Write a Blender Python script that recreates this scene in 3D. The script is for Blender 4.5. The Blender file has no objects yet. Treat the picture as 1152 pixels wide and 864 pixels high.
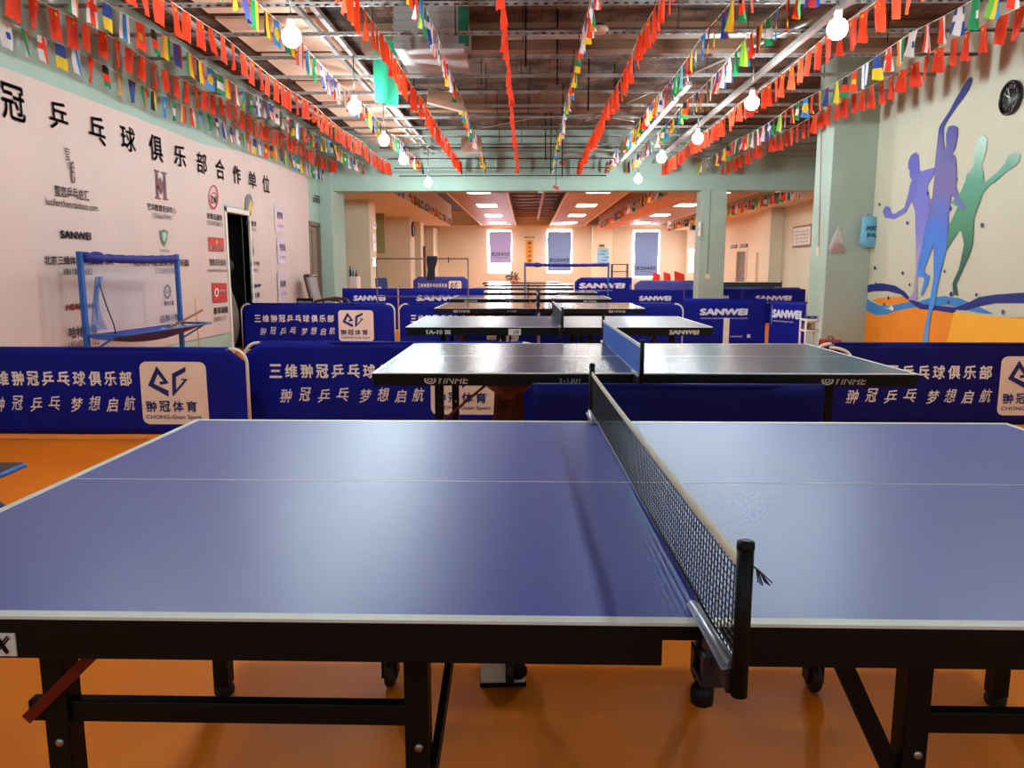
import bpy, bmesh, math, random
from mathutils import Vector, Matrix, Euler
random.seed(7)
scene = bpy.context.scene
COL = scene.collection
PI = math.pi
# ------------------------------------------------------------------ camera
F, PITCH, YAW, CH = 863.0, 0.151, 0.0194, 1.2866
cam = bpy.data.cameras.new('camera'); cam_ob = bpy.data.objects.new('camera', cam); COL.objects.link(cam_ob)
cam.sensor_width = 36.0; cam.lens = F / 1152 * 36.0; cam.clip_start = 0.02; cam.clip_end = 200
cam_ob.location = (0, 0, CH); cam_ob.rotation_euler = (PI / 2 - PITCH, 0, YAW)
scene.camera = cam_ob
CR = Euler((PI / 2 - PITCH, 0, YAW)).to_matrix(); CP = Vector((0, 0, CH))
def ray(px, py): return CR @ Vector(((px - 576) / F, -(py - 432) / F, -1))
def on_y(px, py, Y): d = ray(px, py); return CP + d * (Y / d.y)
def on_x(px, py, X): d = ray(px, py); return CP + d * (X / d.x)
def on_z(px, py, Z): d = ray(px, py); return CP + d * ((Z - CH) / d.z)

# ------------------------------------------------------------------ materials
MATS = {}
def lin(c):
    return tuple(((v / 255) / 12.92 if v / 255 <= 0.04045 else ((v / 255 + 0.055) / 1.055) ** 2.4) for v in c)
def mat(name, rgb, rough=0.6, var=0.06, scale=8.0, metal=0.0, bump=0.0, bscale=40.0, spec=0.5, emit=None, estr=0.0,
        transl=0.0, coat=0.0, alpha=1.0, stretch=(1, 1, 1)):
    if name in MATS: return MATS[name]
    m = bpy.data.materials.new(name); m.use_nodes = True; nt = m.node_tree; N = nt.nodes; Lk = nt.links
    b = N['Principled BSDF']; out = N['Material Output']
    c = lin(rgb)
    tc = N.new('ShaderNodeTexCoord'); mp = N.new('ShaderNodeMapping'); mp.inputs['Scale'].default_value = stretch
    Lk.new(tc.outputs['Object'], mp.inputs['Vector'])
    nz = N.new('ShaderNodeTexNoise'); nz.inputs['Scale'].default_value = scale; nz.inputs['Detail'].default_value = 4
    Lk.new(mp.outputs['Vector'], nz.inputs['Vector'])
    rp = N.new('ShaderNodeValToRGB')
    rp.color_ramp.elements[0].position = 0.3; rp.color_ramp.elements[1].position = 0.7
    rp.color_ramp.elements[0].color = (*[v * (1 - var) for v in c], 1)
    rp.color_ramp.elements[1].color = (*[min(1, v * (1 + var)) for v in c], 1)
    Lk.new(nz.outputs['Fac'], rp.inputs['Fac']); Lk.new(rp.outputs['Color'], b.inputs['Base Color'])
    b.inputs['Roughness'].default_value = rough; b.inputs['Metallic'].default_value = metal
    b.inputs['Specular IOR Level'].default_value = spec
    b.inputs['Coat Weight'].default_value = coat
    b.inputs['Alpha'].default_value = alpha
    if bump > 0:
        n2 = N.new('ShaderNodeTexNoise'); n2.inputs['Scale'].default_value = bscale; n2.inputs['Detail'].default_value = 3
        Lk.new(mp.outputs['Vector'], n2.inputs['Vector'])
        bp = N.new('ShaderNodeBump'); bp.inputs['Strength'].default_value = bump; bp.inputs['Distance'].default_value = 0.01
        Lk.new(n2.outputs['Fac'], bp.inputs['Height']); Lk.new(bp.outputs['Normal'], b.inputs['Normal'])
    if emit is not None:
        b.inputs['Emission Color'].default_value = (*lin(emit), 1); b.inputs['Emission Strength'].default_value = estr
    if transl > 0:
        t = N.new('ShaderNodeBsdfTranslucent'); mx = N.new('ShaderNodeMixShader'); mx.inputs['Fac'].default_value = transl
        Lk.new(rp.outputs['Color'], t.inputs['Color']); Lk.new(b.outputs['BSDF'], mx.inputs[1]); Lk.new(t.outputs['BSDF'], mx.inputs[2])
        Lk.new(mx.outputs['Shader'], out.inputs['Surface'])
    MATS[name] = m
    return m
def grad_mat(name, stops, axis='Z', lo=0.0, hi=1.0, rough=0.6):
    """a painted blend along a world-size axis of the object (watercolour paint on the wall)"""
    if name in MATS: return MATS[name]
    m = bpy.data.materials.new(name); m.use_nodes = True; nt = m.node_tree; N = nt.nodes; Lk = nt.links
    b = N['Principled BSDF']; tc = N.new('ShaderNodeTexCoord'); sp = N.new('ShaderNodeSeparateXYZ')
    Lk.new(tc.outputs['Object'], sp.inputs[0])
    nz = N.new('ShaderNodeTexNoise'); nz.inputs['Scale'].default_value = 3
    Lk.new(tc.outputs['Object'], nz.inputs['Vector'])
    mr = N.new('ShaderNodeMapRange'); mr.inputs[1].default_value = lo; mr.inputs[2].default_value = hi
    Lk.new(sp.outputs[axis], mr.inputs[0])
    ad = N.new('ShaderNodeMath'); ad.operation = 'MULTIPLY_ADD'; ad.inputs[1].default_value = 0.2; 
    Lk.new(nz.outputs['Fac'], ad.inputs[0]); Lk.new(mr.outputs[0], ad.inputs[2])
    sb = N.new('ShaderNodeMath'); sb.operation = 'SUBTRACT'; sb.inputs[1].default_value = 0.1
    Lk.new(ad.outputs[0], sb.inputs[0])
    rp = N.new('ShaderNodeValToRGB'); els = rp.color_ramp.elements
    els[0].position = stops[0][0]; els[0].color = (*lin(stops[0][1]), 1)
    els[1].position = stops[-1][0]; els[1].color = (*lin(stops[-1][1]), 1)
    for p, c in stops[1:-1]:
        e = els.new(p); e.color = (*lin(c), 1)
    Lk.new(sb.outputs[0], rp.inputs['Fac']); Lk.new(rp.outputs['Color'], b.inputs['Base Color'])
    b.inputs['Roughness'].default_value = rough
    MATS[name] = m
    return m

# ------------------------------------------------------------------ mesh builder
class MB:
    def __init__(s): s.bm = bmesh.new(); s.mi = 0
    def box(s, c, d, rot=None, bev=0.0):
        c = Vector(c)
        v = []
        R = rot if rot is not None else Matrix.Identity(3)
        for x in (-.5, .5):
            for y in (-.5, .5):
                for z in (-.5, .5):
                    v.append(s.bm.verts.new(c + R @ Vector((x * d[0], y * d[1], z * d[2]))))
        fs = []
        for q in ((0, 1, 3, 2), (4, 6, 7, 5), (0, 4, 5, 1), (2, 3, 7, 6), (0, 2, 6, 4), (1, 5, 7, 3)):
            f = s.bm.faces.new([v[i] for i in q]); f.material_index = s.mi; fs.append(f)
        if bev > 0:
            es = list({e for f in fs for e in f.edges})
            r = bmesh.ops.bevel(s.bm, geom=es, offset=bev, segments=2, affect='EDGES', profile=0.5)
            for f in r['faces']: f.material_index = s.mi
        return s
    def bb(s, lo, hi, bev=0.0):
        return s.box([(a + b) / 2 for a, b in zip(lo, hi)], [abs(b - a) for a, b in zip(lo, hi)], None, bev)
    def bar(s, p0, p1, w, h, up=(0, 0, 1), bev=0.0):
        p0 = Vector(p0); p1 = Vector(p1); d = p1 - p0; L = d.length; z = d / L
        u = Vector(up); x = u.cross(z)
        if x.length < 1e-4: x = Vector((1, 0, 0)).cross(z)
        x.normalize(); y = z.cross(x)
        R = Matrix((x, y, z)).transposed()
        return s.box((p0 + p1) / 2, (w, h, L), R, bev)
    def tube(s, pts, r, n=8, cap=True):
        pts = [Vector(p) for p in pts]
        rr = r if isinstance(r, (list, tuple)) else [r] * len(pts)
        rings = []; prev = None
        for i, p in enumerate(pts):
            t = (pts[min(i + 1, len(pts) - 1)] - pts[max(i - 1, 0)]).normalized()
            if prev is None:
                a = Vector((0, 0, 1)) if abs(t.z) < .9 else Vector((1, 0, 0))
                x = a.cross(t).normalized()
            else:
                x = (prev - t * prev.dot(t)).normalized()
            prev = x; y = t.cross(x)
            rings.append([s.bm.verts.new(p + (x * math.cos(2 * PI * k / n) + y * math.sin(2 * PI * k / n)) * rr[i]) for k in range(n)])
        for a, b in zip(rings, rings[1:]):
            for k in range(n):
                f = s.bm.faces.new((a[k], a[(k + 1) % n], b[(k + 1) % n], b[k])); f.smooth = True; f.material_index = s.mi
        if cap:
            for q in (rings[0][::-1], rings[-1]):
                f = s.bm.faces.new(q); f.material_index = s.mi
        return s
    def lathe(s, c, prof, n=20, axis='Z'):
        c = Vector(c); rings = []
        for r, z in prof:
            ring = []
            for k in range(n):
                a = 2 * PI * k / n
                p = Vector((r * math.cos(a), r * math.sin(a), z))
                if axis == 'X': p = Vector((p.z, p.x, p.y))
                elif axis == 'Y': p = Vector((p.y, p.z, p.x))
                ring.append(s.bm.verts.new(c + p))
            rings.append(ring)
        for a, b in zip(rings, rings[1:]):
            for k in range(n):
                f = s.bm.faces.new((a[k], a[(k + 1) % n], b[(k + 1) % n], b[k])); f.smooth = True; f.material_index = s.mi
        for q in (rings[0][::-1], rings[-1]):
            f = s.bm.faces.new(q); f.material_index = s.mi
        return s
    def poly(s, pts, th=None):
        """filled polygon; th = extrusion vector"""
        pts = [Vector(p) for p in pts]
        a = [s.bm.verts.new(p) for p in pts]
        f = s.bm.faces.new(a); f.material_index = s.mi
        if th is not None:
            th = Vector(th)
            b = [s.bm.verts.new(p + th) for p in pts]
            g = s.bm.faces.new(b[::-1]); g.material_index = s.mi
            n = len(a)
            for i in range(n):
                h = s.bm.faces.new((a[i], b[i], b[(i + 1) % n], a[(i + 1) % n])); h.material_index = s.mi
        return s
    def grid(s, fn, nu, nv, smooth=True):
        V = [[s.bm.verts.new(fn(i / nu, j / nv)) for j in range(nv + 1)] for i in range(nu + 1)]
        for i in range(nu):
            for j in range(nv):
                f = s.bm.faces.new((V[i][j], V[i + 1][j], V[i + 1][j + 1], V[i][j + 1])); f.smooth = smooth; f.material_index = s.mi
        return s
    def mesh(s, name, mats, fix=True):
        if fix: bmesh.ops.recalc_face_normals(s.bm, faces=s.bm.faces[:])
        me = bpy.data.meshes.new(name); s.bm.to_mesh(me); s.bm.free()
        for m in (mats if isinstance(mats, (list, tuple)) else [mats]): me.materials.append(m)
        return me
    def obj(s, name, mats, parent=None, loc=None, rot=None, fix=True):
        o = bpy.data.objects.new(name, s.mesh(name, mats, fix)); COL.objects.link(o)
        if parent is not None: o.parent = parent
        if loc is not None: o.location = loc
        if rot is not None: o.rotation_euler = rot
        return o
def tag(o, label=None, cat=None, group=None, kind=None):
    if label: o['label'] = label
    if cat: o['category'] = cat
    if group: o['group'] = group
    if kind: o['kind'] = kind
    return o
def empty(name, loc=(0, 0, 0), rz=0.0, label=None, cat=None, group=None):
    o = bpy.data.objects.new(name, None); o.empty_display_size = 0.1; COL.objects.link(o)
    o.location = loc; o.rotation_euler = (0, 0, rz)
    return tag(o, label, cat, group)
def struct(mb, name, m, parent=None):
    o = mb.obj(name, m, parent); o['kind'] = 'structure'; return o
def dup_tree(o, parent=None):
    c = o.copy(); COL.objects.link(c)
    if parent is not None: c.parent = parent
    for ch in list(o.children): dup_tree(ch, c)
    return c

# ------------------------------------------------------------------ writing: flat letter meshes, made once from the built-in typeface
_tcache = {}
def text_geo(s, bold=0.0, shear=0.0):
    k = (s, round(bold, 4), round(shear, 3))
    if k in _tcache: return _tcache[k]
    cu = bpy.data.curves.new('letters', 'FONT'); cu.body = s; cu.shear = shear; cu.resolution_u = 3
    o = bpy.data.objects.new('letters', cu); COL.objects.link(o)
    dg = bpy.context.evaluated_depsgraph_get()
    me = bpy.data.meshes.new_from_object(o.evaluated_get(dg))
    vs = [v.co.copy() for v in me.vertices]; fs = [tuple(p.vertices) for p in me.polygons]
    bpy.data.objects.remove(o); bpy.data.curves.remove(cu); bpy.data.meshes.remove(me)
    if not vs: vs = [Vector((0, 0, 0)), Vector((1, 0, 0)), Vector((0, 1, 0))]; fs = []
    if bold > 0:
        V = []; Fc = []
        for dx, dy in ((bold, 0), (-bold, 0), (0, bold), (0, -bold)):
            n = len(V); V += [v + Vector((dx, dy, 0)) for v in vs]; Fc += [tuple(i + n for i in f) for f in fs]
        vs, fs = V, Fc
    x0 = min(v.x for v in vs); x1 = max(v.x for v in vs); y0 = min(v.y for v in vs); y1 = max(v.y for v in vs)
    r = ([((v.x - x0) / max(1e-6, x1 - x0), (v.y - y0) / max(1e-6, y1 - y0)) for v in vs], fs, (x1 - x0) / max(1e-6, y1 - y0))
    _tcache[k] = r
    return r
def add_text(mb, s, O, ux, uy, w, h, bold=0.0, shear=0.0, warp=None):
    """letters fill the w x h rectangle whose lower left is O"""
    uv, fs, _ = text_geo(s, bold, shear)
    O = Vector(O); ux = Vector(ux); uy = Vector(uy)
    vs = []
    for u, v in uv:
        p = O + ux * (u * w) + uy * (v * h)
        if warp: p = warp(p)
        vs.append(mb.bm.verts.new(p))
    for f in fs:
        try:
            q = mb.bm.faces.new([vs[i] for i in f]); q.material_index = mb.mi
        except ValueError: pass

# ------------------------------------------------------------------ palette
WHITE_LINE = mat('white paint line', (235, 232, 220), .45)
BLACK = mat('black powder coat steel', (7, 7, 8), .5, spec=.25)
RED_STEEL = mat('dark red painted steel', (110, 18, 16), .4)
CHROME = mat('zinc plated bolt', (190, 188, 180), .35, metal=.9)
MINT = mat('mint wall paint', (164, 188, 174), .75, var=.05, scale=1.5, bump=.08)
MINT_PILLAR = mat('mint pillar paint', (172, 190, 174), .75, var=.07, scale=2, bump=.08)
CREAM = mat('cream wall paint', (222, 212, 186), .75, var=.03, scale=1.2, bump=.05)
WHITE_WALL = mat('white frame paint', (226, 220, 206), .6, var=.03)
BLUE_CLOTH = mat('royal blue barrier cloth', (6, 22, 140), .6, var=.14, scale=3, bump=.2, bscale=9, spec=.2)
NAVY_CLOTH = mat('navy barrier cloth', (7, 14, 104), .6, var=.14, scale=3, bump=.2, bscale=9, spec=.2)
PRINT = mat('pale print', (255, 244, 232), .6, var=.02)
PRINT_BLUE = mat('blue print', (18, 30, 120), .6)
LOGO_PAD = mat('pale cloth patch', (255, 232, 212), .6, var=.05, scale=5)
PIPE_WHITE = mat('white plastic pipe', (235, 225, 208), .4)
INK = mat('black print ink', (88, 76, 76), .7)
INK_SOFT = mat('dark grey print ink', (112, 98, 100), .7)

# ------------------------------------------------------------------ the setting
XL, XR, YB, YF = -4.35, 4.75, 16.5, 34.5
PY0 = on_x(984.7, 209, XR).y; PX0 = on_y(934.5, 209, PY0).x; PY1 = on_x(916, 209, PX0).y
DY0, DY1 = on_x(256, 290, XL).y, on_x(281, 290, XL).y
WT = .1   # thickness of the left wall
XBL, XBR = -5.6, 7.0
floor_m = mat('orange sports vinyl floor', (240, 124, 8), .5, var=.07, scale=1.2, bump=.12, bscale=160, spec=.12)
struct(MB().bb((XBL - .3, -4, -.1), (XBR + .3, YF + .3, 0)), 'floor', floor_m)
w = MB()
for y0, y1, z0, z1 in ((-4, DY0, 0, 4.2), (DY0, DY1, 2.08, 4.2), (DY1, 15.45, 0, 4.2), (15.45, 16.3, 2.2, 4.2), (16.3, 17.4, 0, 4.2)):
    w.bb((XL - WT, y0, z0), (XL, y1, z1))
struct(w, 'wall_left', MINT)
w = MB().bb((XR, -4, 0), (XR + .25, PY1, 4.2))
struct(w, 'wall_right', mat('pale grey-green mural wall paint', (208, 206, 182), .75, var=.04, scale=1, bump=.06))
struct(MB().bb((PX0, PY0, 0), (XR, PY1, 4.2), .01), 'pillar_right', MINT_PILLAR)['kind'] = 'structure'
struct(MB().bb((-4.35, 16.3, 0), (-4.07, 17.4, 4.2), .01), 'pillar_left', MINT)
struct(MB().bb((3.64, 16.48, 0), (4.17, 17.0, 2.9), .01), 'pillar_middle', MINT_PILLAR)
struct(MB().bb((XL, 16.5, 2.87), (XBR, 16.95, 4.2), .01), 'beam', MINT)
struct(MB().bb((XBR, PY1, 0), (XBR + .2, YF, 4.2)), 'wall_back_right', CREAM)
struct(MB().bb((XR + .25, PY1 - .2, 0), (XBR + .2, PY1, 4.2)), 'wall_step', CREAM)
# pilaster on the back right wall
a = on_x(861, 300, XBR - .35).y
struct(MB().bb((XBR - .35, a - .3, 0), (XBR, a + .6, 3.0), .01), 'pilaster_right', CREAM)
# back left wall with its row of pilasters
struct(MB().bb((XBL - .2, 17.2, 0), (XBL, YF, 4.2)), 'wall_back_left', mat('dim green-cream wall paint', (200, 200, 160), .75))
struct(MB().bb((XBL - .2, 17.2, 0), (XL + .0, 17.4, 4.2)), 'wall_left_step', CREAM)
for k, (px0, px1) in enumerate(((417, 424), (462, 467), (474, 477.5), (488, 494))):
    y0 = on_x(px0, 300, -3.95).y; y1 = on_x(px1, 300, -3.95).y
    struct(MB().bb((XBL, y0, 0), (-3.95, y1, 2.95), .01), 'pilaster_left_%d' % (k + 1), CREAM)
# far wall with three window openings
WIN = []
for (pl, pr, pt, pb) in ((548, 575.5, 258.5, 308), (614.5, 643, 258, 307.5), (711.5, 741, 258.5, 313)):
    p = on_y(pl, pt, YF); q = on_y(pr, pb, YF); WIN.append((p.x, q.x, q.z, p.z))
w = MB(); xs = [XBL - .2]
for (x0, x1, z0, z1) in WIN:
    w.bb((xs[-1], YF, 0), (x0, YF + .25, 4.2)); w.bb((x0, YF, 0), (x1, YF + .25, z0)); w.bb((x0, YF, z1), (x1, YF + .25, 4.2)); xs.append(x1)
w.bb((xs[-1], YF, 0), (XBR + .2, YF + .25, 4.2))
struct(w, 'wall_far', CREAM)
GLASS_SIDE = mat('dim daylit pane', (240, 240, 250), .3, emit=(244, 240, 255), estr=3.0)
GLASS = mat('bright daylit frosted pane', (240, 240, 250), .3, emit=(244, 240, 255), estr=20.0)
BLIND = mat('grey-blue roller blind cloth', (112, 132, 168), .8, var=.04, emit=(110, 135, 190), estr=.2)  # weak emission in the cloth stands in for daylight coming through it
BLIND2 = mat('mauve roller blind cloth', (150, 140, 172), .8, var=.04, emit=(150, 140, 190), estr=.25)  # same painted-in daylight glow, for the mauve cloth
for k, (x0, x1, z0, z1) in enumerate(WIN):
    o = struct(MB().bb((x0, YF + .17, z0), (x1, YF + .2, z1)), 'window_%d' % (k + 1), GLASS)
    fr = MB()
    for (lo, hi) in (((x0, YF + .1, z0), (x0 + .05, YF + .17, z1)), ((x1 - .05, YF + .1, z0), (x1, YF + .17, z1)),
                     ((x0, YF + .1, z0), (x1, YF + .17, z0 + .05)), ((x0, YF + .1, z1 - .05), (x1, YF + .17, z1)),
                     (((x0 + x1) / 2 - .02, YF + .12, z0), ((x0 + x1) / 2 + .02, YF + .16, z1))):
        fr.bb(lo, hi)
    fr.obj('window_frame', WHITE_WALL, o)
struct(MB().bb((XBL, YF - .05, 3.06), (XBR, YF, 3.14)), 'trim_1', mat('pale trim', (255, 232, 200), .5))
# blinds: things hung in the windows
def blind(k, px, label, m):
    l, t, r, b = px; p = on_y(l, t, YF - .04); q = on_y(r, b, YF - .04)
    e = empty('roller_blind', ((p.x + q.x) / 2, YF - .04, p.z), 0, label, 'roller blind', 'roller blinds on the far windows')
    W_ = q.x - p.x; H_ = p.z - q.z
    MB().grid(lambda u, v: Vector((-W_ / 2 + u * W_ + .012 * math.sin(v * 7) * (1 if u > .5 else -1) * abs(2 * u - 1), -.01 + .006 * math.sin(u * 9), -v * H_)), 10, 10).obj('blind_cloth', m, e)
    MB().tube([(-W_ / 2 - .03, 0, .0), (W_ / 2 + .03, 0, .0)], .022).obj('roller_tube', WHITE_WALL, e)
    MB().tube([(-W_ / 2, -.01, -H_), (W_ / 2, -.01, -H_)], .012).obj('bottom_bar', m, e)
    mb = MB(); fy = .22 if k != 2 else .14
    add_text(mb, '昇卫兵乓乓艺', (-W_ * .40, -.022, -H_ * (1 - fy)), (1, 0, 0), (0, 0, 1), W_ * .84, .17, .02, .2)
    add_text(mb, 'TABLE TENNIS ART', (-W_ * .25, -.022, -H_ * (1 - fy) - .1), (1, 0, 0), (0, 0, 1), W_ * .6, .05)
    mb.obj('printed_text', mat('dark blind print', (52, 50, 92), .7), e, fix=False)
blind(0, (550.5, 261, 575, 296), 'mauve blind on the left far window, bright gap below it', BLIND2)
blind(1, (616, 261, 642, 304.5), 'grey-blue blind on the middle far window behind the blue frame', BLIND)
blind(2, (714, 261, 739.5, 311), 'grey-blue blind on the right far window beyond the poster pier', BLIND)

# pier on the far wall
p0 = on_y(667, 250, 34.0); p1 = on_y(688, 320, 34.0)
struct(MB().bb((p0.x, 34.0, 0), (p1.x, YF, 3.1), .01), 'pier_far', mat('off white pier paint', (236, 224, 196), .7))

# ------------------------------------------------------------------ ceilings
slab_m = bpy.data.materials.new('bare brown concrete slab'); slab_m.use_nodes = True
def build_slab():
    nt = slab_m.node_tree; N = nt.nodes; L = nt.links; b = N['Principled BSDF']; b.inputs['Roughness'].default_value = .9
    tc = N.new('ShaderNodeTexCoord')
    br = N.new('ShaderNodeTexBrick'); br.inputs['Scale'].default_value = 3.2; br.inputs['Mortar Size'].default_value = .03
    br.inputs['Color1'].default_value = (*lin((128, 98, 80)), 1); br.inputs['Color2'].default_value = (*lin((100, 76, 64)), 1)
    br.inputs['Mortar'].default_value = (*lin((84, 64, 54)), 1); br.offset = 0.0
    L.new(tc.outputs['Object'], br.inputs['Vector'])
    nz = N.new('ShaderNodeTexNoise'); nz.inputs['Scale'].default_value = 2.6; nz.inputs['Detail'].default_value = 9
    L.new(tc.outputs['Object'], nz.inputs['Vector'])
    mx = N.new('ShaderNodeMix'); mx.data_type = 'RGBA'; mx.blend_type = 'MULTIPLY'; mx.inputs['Factor'].default_value = 1
    rp = N.new('ShaderNodeValToRGB'); rp.color_ramp.elements[0].position = .36; rp.color_ramp.elements[0].color = (.2, .19, .19, 1)
    rp.color_ramp.elements[1].position = .62; rp.color_ramp.elements[1].color = (1.15, 1.1, 1.05, 1)
    L.new(nz.outputs['Fac'], rp.inputs['Fac']); L.new(br.outputs['Color'], mx.inputs['A']); L.new(rp.outputs['Color'], mx.inputs['B'])
    L.new(mx.outputs['Result'], b.inputs['Base Color'])
build_slab()
ceil = struct(MB().bb((XL - .2, -4, 4.1), (XBR + .2, 17.2, 4.25)), 'ceiling', slab_m)
GALV = mat('galvanised steel channel', (168, 160, 154), .55, metal=.25, var=.15, scale=20)
DARK_STEEL = mat('dark threaded rod', (44, 40, 40), .6, metal=.5)
CONC_BEAM = mat('tan concrete beam', (136, 100, 76), .85, var=.2, scale=3, bump=.2)
for Y in (2.2, 6.95, 9.45, 12.9):
    MB().bb((-1.95, Y, 3.8), (XR if Y < 10.4 else XBR, Y + .22, 4.1)).obj('concrete_beam', CONC_BEAM, ceil)
# joists: perforated channels across the room
ZJ = 3.5
jy = [-.6 + .84 * k for k in range(21)]
for k, Y in enumerate(jy):
    if Y > 16.4: continue
    m = MB(); m.bb((XL, Y - .02, ZJ), (XR + (0 if Y < PY1 else XBR - XR), Y + .02, ZJ + .012)); m.bb((XL, Y - .02, ZJ), (XR + (0 if Y < PY1 else XBR - XR), Y - .016, ZJ + .03))
    if 4 < Y < 12:
        for j in range(100):
            x = XL + .02 + j * .085
            if x > XR - .1: break
            m.bb((x, Y - .024, ZJ - .01), (x + .045, Y - .02, ZJ + .01))
    m.obj('ceiling_joist', GALV, ceil)
# long trays and double rails running with the room
for X, z, ww, mm in ((-2.12, 3.62, .05, GALV), (-1.96, 3.62, .05, GALV), (1.86, 3.36, .07, mat('pale metal tray', (214, 206, 196), .5)), (2.62, 3.42, .06, GALV),
                 (-3.3, 3.62, .05, GALV), (3.1, 3.6, .04, GALV)):
    MB().bb((X - ww / 2, 3 if z != 3.36 else 9.3, z), (X + ww / 2, 16.5, z + .045)).obj('ceiling_rail', mm, ceil)
# pale boards in a strip over the left side, dark joints between them
BOARD = mat('cream painted ceiling board', (240, 206, 178), .7, var=.05, scale=1.5)
for k in range(11):
    y0 = 1.4 + k * 1.4
    MB().bb((-3.25, y0, 3.84), (-2.14, y0 + 1.22, 3.87)).obj('ceiling_board', BOARD, ceil)
# ceiling rods: each one a part
for i, X in enumerate((-1.5, -.6, .0, .55, 1.3, 2.1, 2.9, 3.6)):
    for j, Y in enumerate((6.3, 7.9, 9.6, 11.3, 13.0, 14.7)):
        xx = X + random.uniform(-.12, .12); yy = Y + random.uniform(-.3, .3)
        MB().tube([(xx, yy, ZJ), (xx, yy, 4.1)], .006, 5).obj('hanger_rod', DARK_STEEL, ceil)
for X, Y, z in ((.33, 9.0, 3.3), (-.02, 8.2, 3.3), (.55, 12.5, 2.7), (.42, 14.2, 2.95), (.31, 13.6, 3.1), (.75, 9.9, 3.2)):
    MB().tube([(X, Y, z), (X, Y, 4.1)], .011, 6).obj('hanger_rod', BLACK, ceil)
# crossing pipes and conduits
MB().tube([(-.25, 8.55, 3.72), (4.1, 8.55, 3.72)], .055, 14).obj('sprinkler_pipe', mat('grey galvanised pipe', (170, 156, 144), .45, metal=.3), ceil)
MB().tube([(-1.9, 6.6, 3.7), (-1.0, 6.6, 3.7)], .03, 8).obj('conduit', GALV, ceil)
MB().tube([(3.3, 6.4, 3.9), (2.9, 7.2, 3.6), (1.7, 10.2, 3.55), (.9, 12.2, 3.5)], .018, 6).obj('conduit', GALV, ceil)
MB().tube([(-.9, 13.0, 3.5), (.1, 11.2, 3.36), (.9, 11.3, 3.42), (1.6, 12.0, 3.45)], .006, 5).obj('conduit', mat('pale cable', (200, 190, 180), .5), ceil)
for Y, z in ((13.9, 3.36), (14.7, 3.28), (15.4, 3.2), (16.0, 3.12)):
    MB().tube([(-2.6, Y, z), (1.6, Y, z)], .012, 5).obj('conduit', DARK_STEEL, ceil)
# air conditioning box with a green cloth hanging over it, ceiling boards dangling open
ac = empty('ceiling_duct_box', (-1.0, 8.7, 3.48), 0, 'grey metal duct box above the hanging green cloth', 'duct box')
b_ = MB(); b_.bb((-.36, -.5, 0), (.36, .5, .42), .01); b_.obj('duct_body', mat('grey sheet metal', (170, 168, 166), .7), ac)
b_ = MB()
for k in range(5): b_.bb((-.37, -.51, .06 + k * .07), (.37, -.505, .075 + k * .07))
b_.obj('duct_rib', GALV, ac)
MB().bb((.30, -.52, .05), (.40, -.4, .4)).obj('duct_flange', mat('green canvas', (28, 128, 96), .7), ac)
def cloth_fn(u, v):
    return Vector((-1.68 + .26 * u + .006 * math.sin(v * 9), 8.75 + .02 * math.sin(u * 6 + v * 3), 3.72 - .64 * v - .05 * u * v))
tag(MB().grid(cloth_fn, 10, 12).obj('hanging_cloth', mat('green canvas cloth', (36, 150, 112), .7, var=.2, transl=.3)), 'green cloth hanging down from the ceiling joists', 'cloth')
q = MB(); q.box((-.95, 9.25, 3.2), (.42, .6, .02), Euler((math.radians(28), math.radians(12), .2)).to_matrix()); q.obj('loose_ceiling_board', BOARD)
tag(bpy.data.objects['loose_ceiling_board'], 'tilted pale board dangling under the duct box', 'ceiling board')
q = MB(); q.box((-.93, 13.2, 3.3), (.34, .5, .02), Euler((math.radians(40), 0, .1)).to_matrix()); o = q.obj('loose_ceiling_board', BOARD)
tag(o, 'small pale board dangling near the far beam', 'ceiling board')

# back room: dark deck, strips of slatted ceiling, soffits
deck = mat('dark ribbed deck', (86, 74, 84), .6, var=.2, scale=6, stretch=(1, 8, 1))
struct(MB().bb((XBL, 16.95, 3.75), (XBR, YF, 3.9)), 'ceiling_back', deck)
slat_m = bpy.data.materials.new('brown slatted ceiling'); slat_m.use_nodes = True
def build_slat():
    nt = slat_m.node_tree; N = nt.nodes; L = nt.links; b = N['Principled BSDF']; b.inputs['Roughness'].default_value = .5
    tc = N.new('ShaderNodeTexCoord'); sp = N.new('ShaderNodeSeparateXYZ'); L.new(tc.outputs['Object'], sp.inputs[0])
    m1 = N.new('ShaderNodeMath'); m1.operation = 'MULTIPLY'; m1.inputs[1].default_value = 5; L.new(sp.outputs['Y'], m1.inputs[0])
    m2 = N.new('ShaderNodeMath'); m2.operation = 'FRACT'; L.new(m1.outputs[0], m2.inputs[0])
    rp = N.new('ShaderNodeValToRGB'); rp.color_ramp.elements[0].position = .06; rp.color_ramp.elements[0].color = (*lin((84, 64, 56)), 1)
    rp.color_ramp.elements[1].position = .12; rp.color_ramp.elements[1].color = (*lin((164, 128, 108)), 1)
    L.new(m2.outputs[0], rp.inputs['Fac']); L.new(rp.outputs['Color'], b.inputs['Base Color'])
build_slat()
ZC = 3.12
for k, (x0, x1) in enumerate(((-2.0, -.5), (1.0, 2.5), (3.6, 5.7))):
    s_ = struct(MB().bb((x0, 16.95, ZC), (x1, YF, ZC + .03)), 'ceiling_strip_%d' % (k + 1), slat_m)
    e_ = MB(); e_.bb((x0 - .02, 16.95, ZC - .01), (x0 + .02, YF, ZC + .05)); e_.bb((x1 - .02, 16.95, ZC - .01), (x1 + .02, YF, ZC + .05))
    e_.obj('edge_trim', mat('warm white edge trim', (255, 226, 190), .5), s_)
r_ = MB()
for k in range(14): r_.bb((-.5, 17.5 + k * 1.25, 3.45), (1.0, 17.55 + k * 1.25, 3.5))
r_.bb((.42, 16.95, 3.35), (.5, YF, 3.42))
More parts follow.
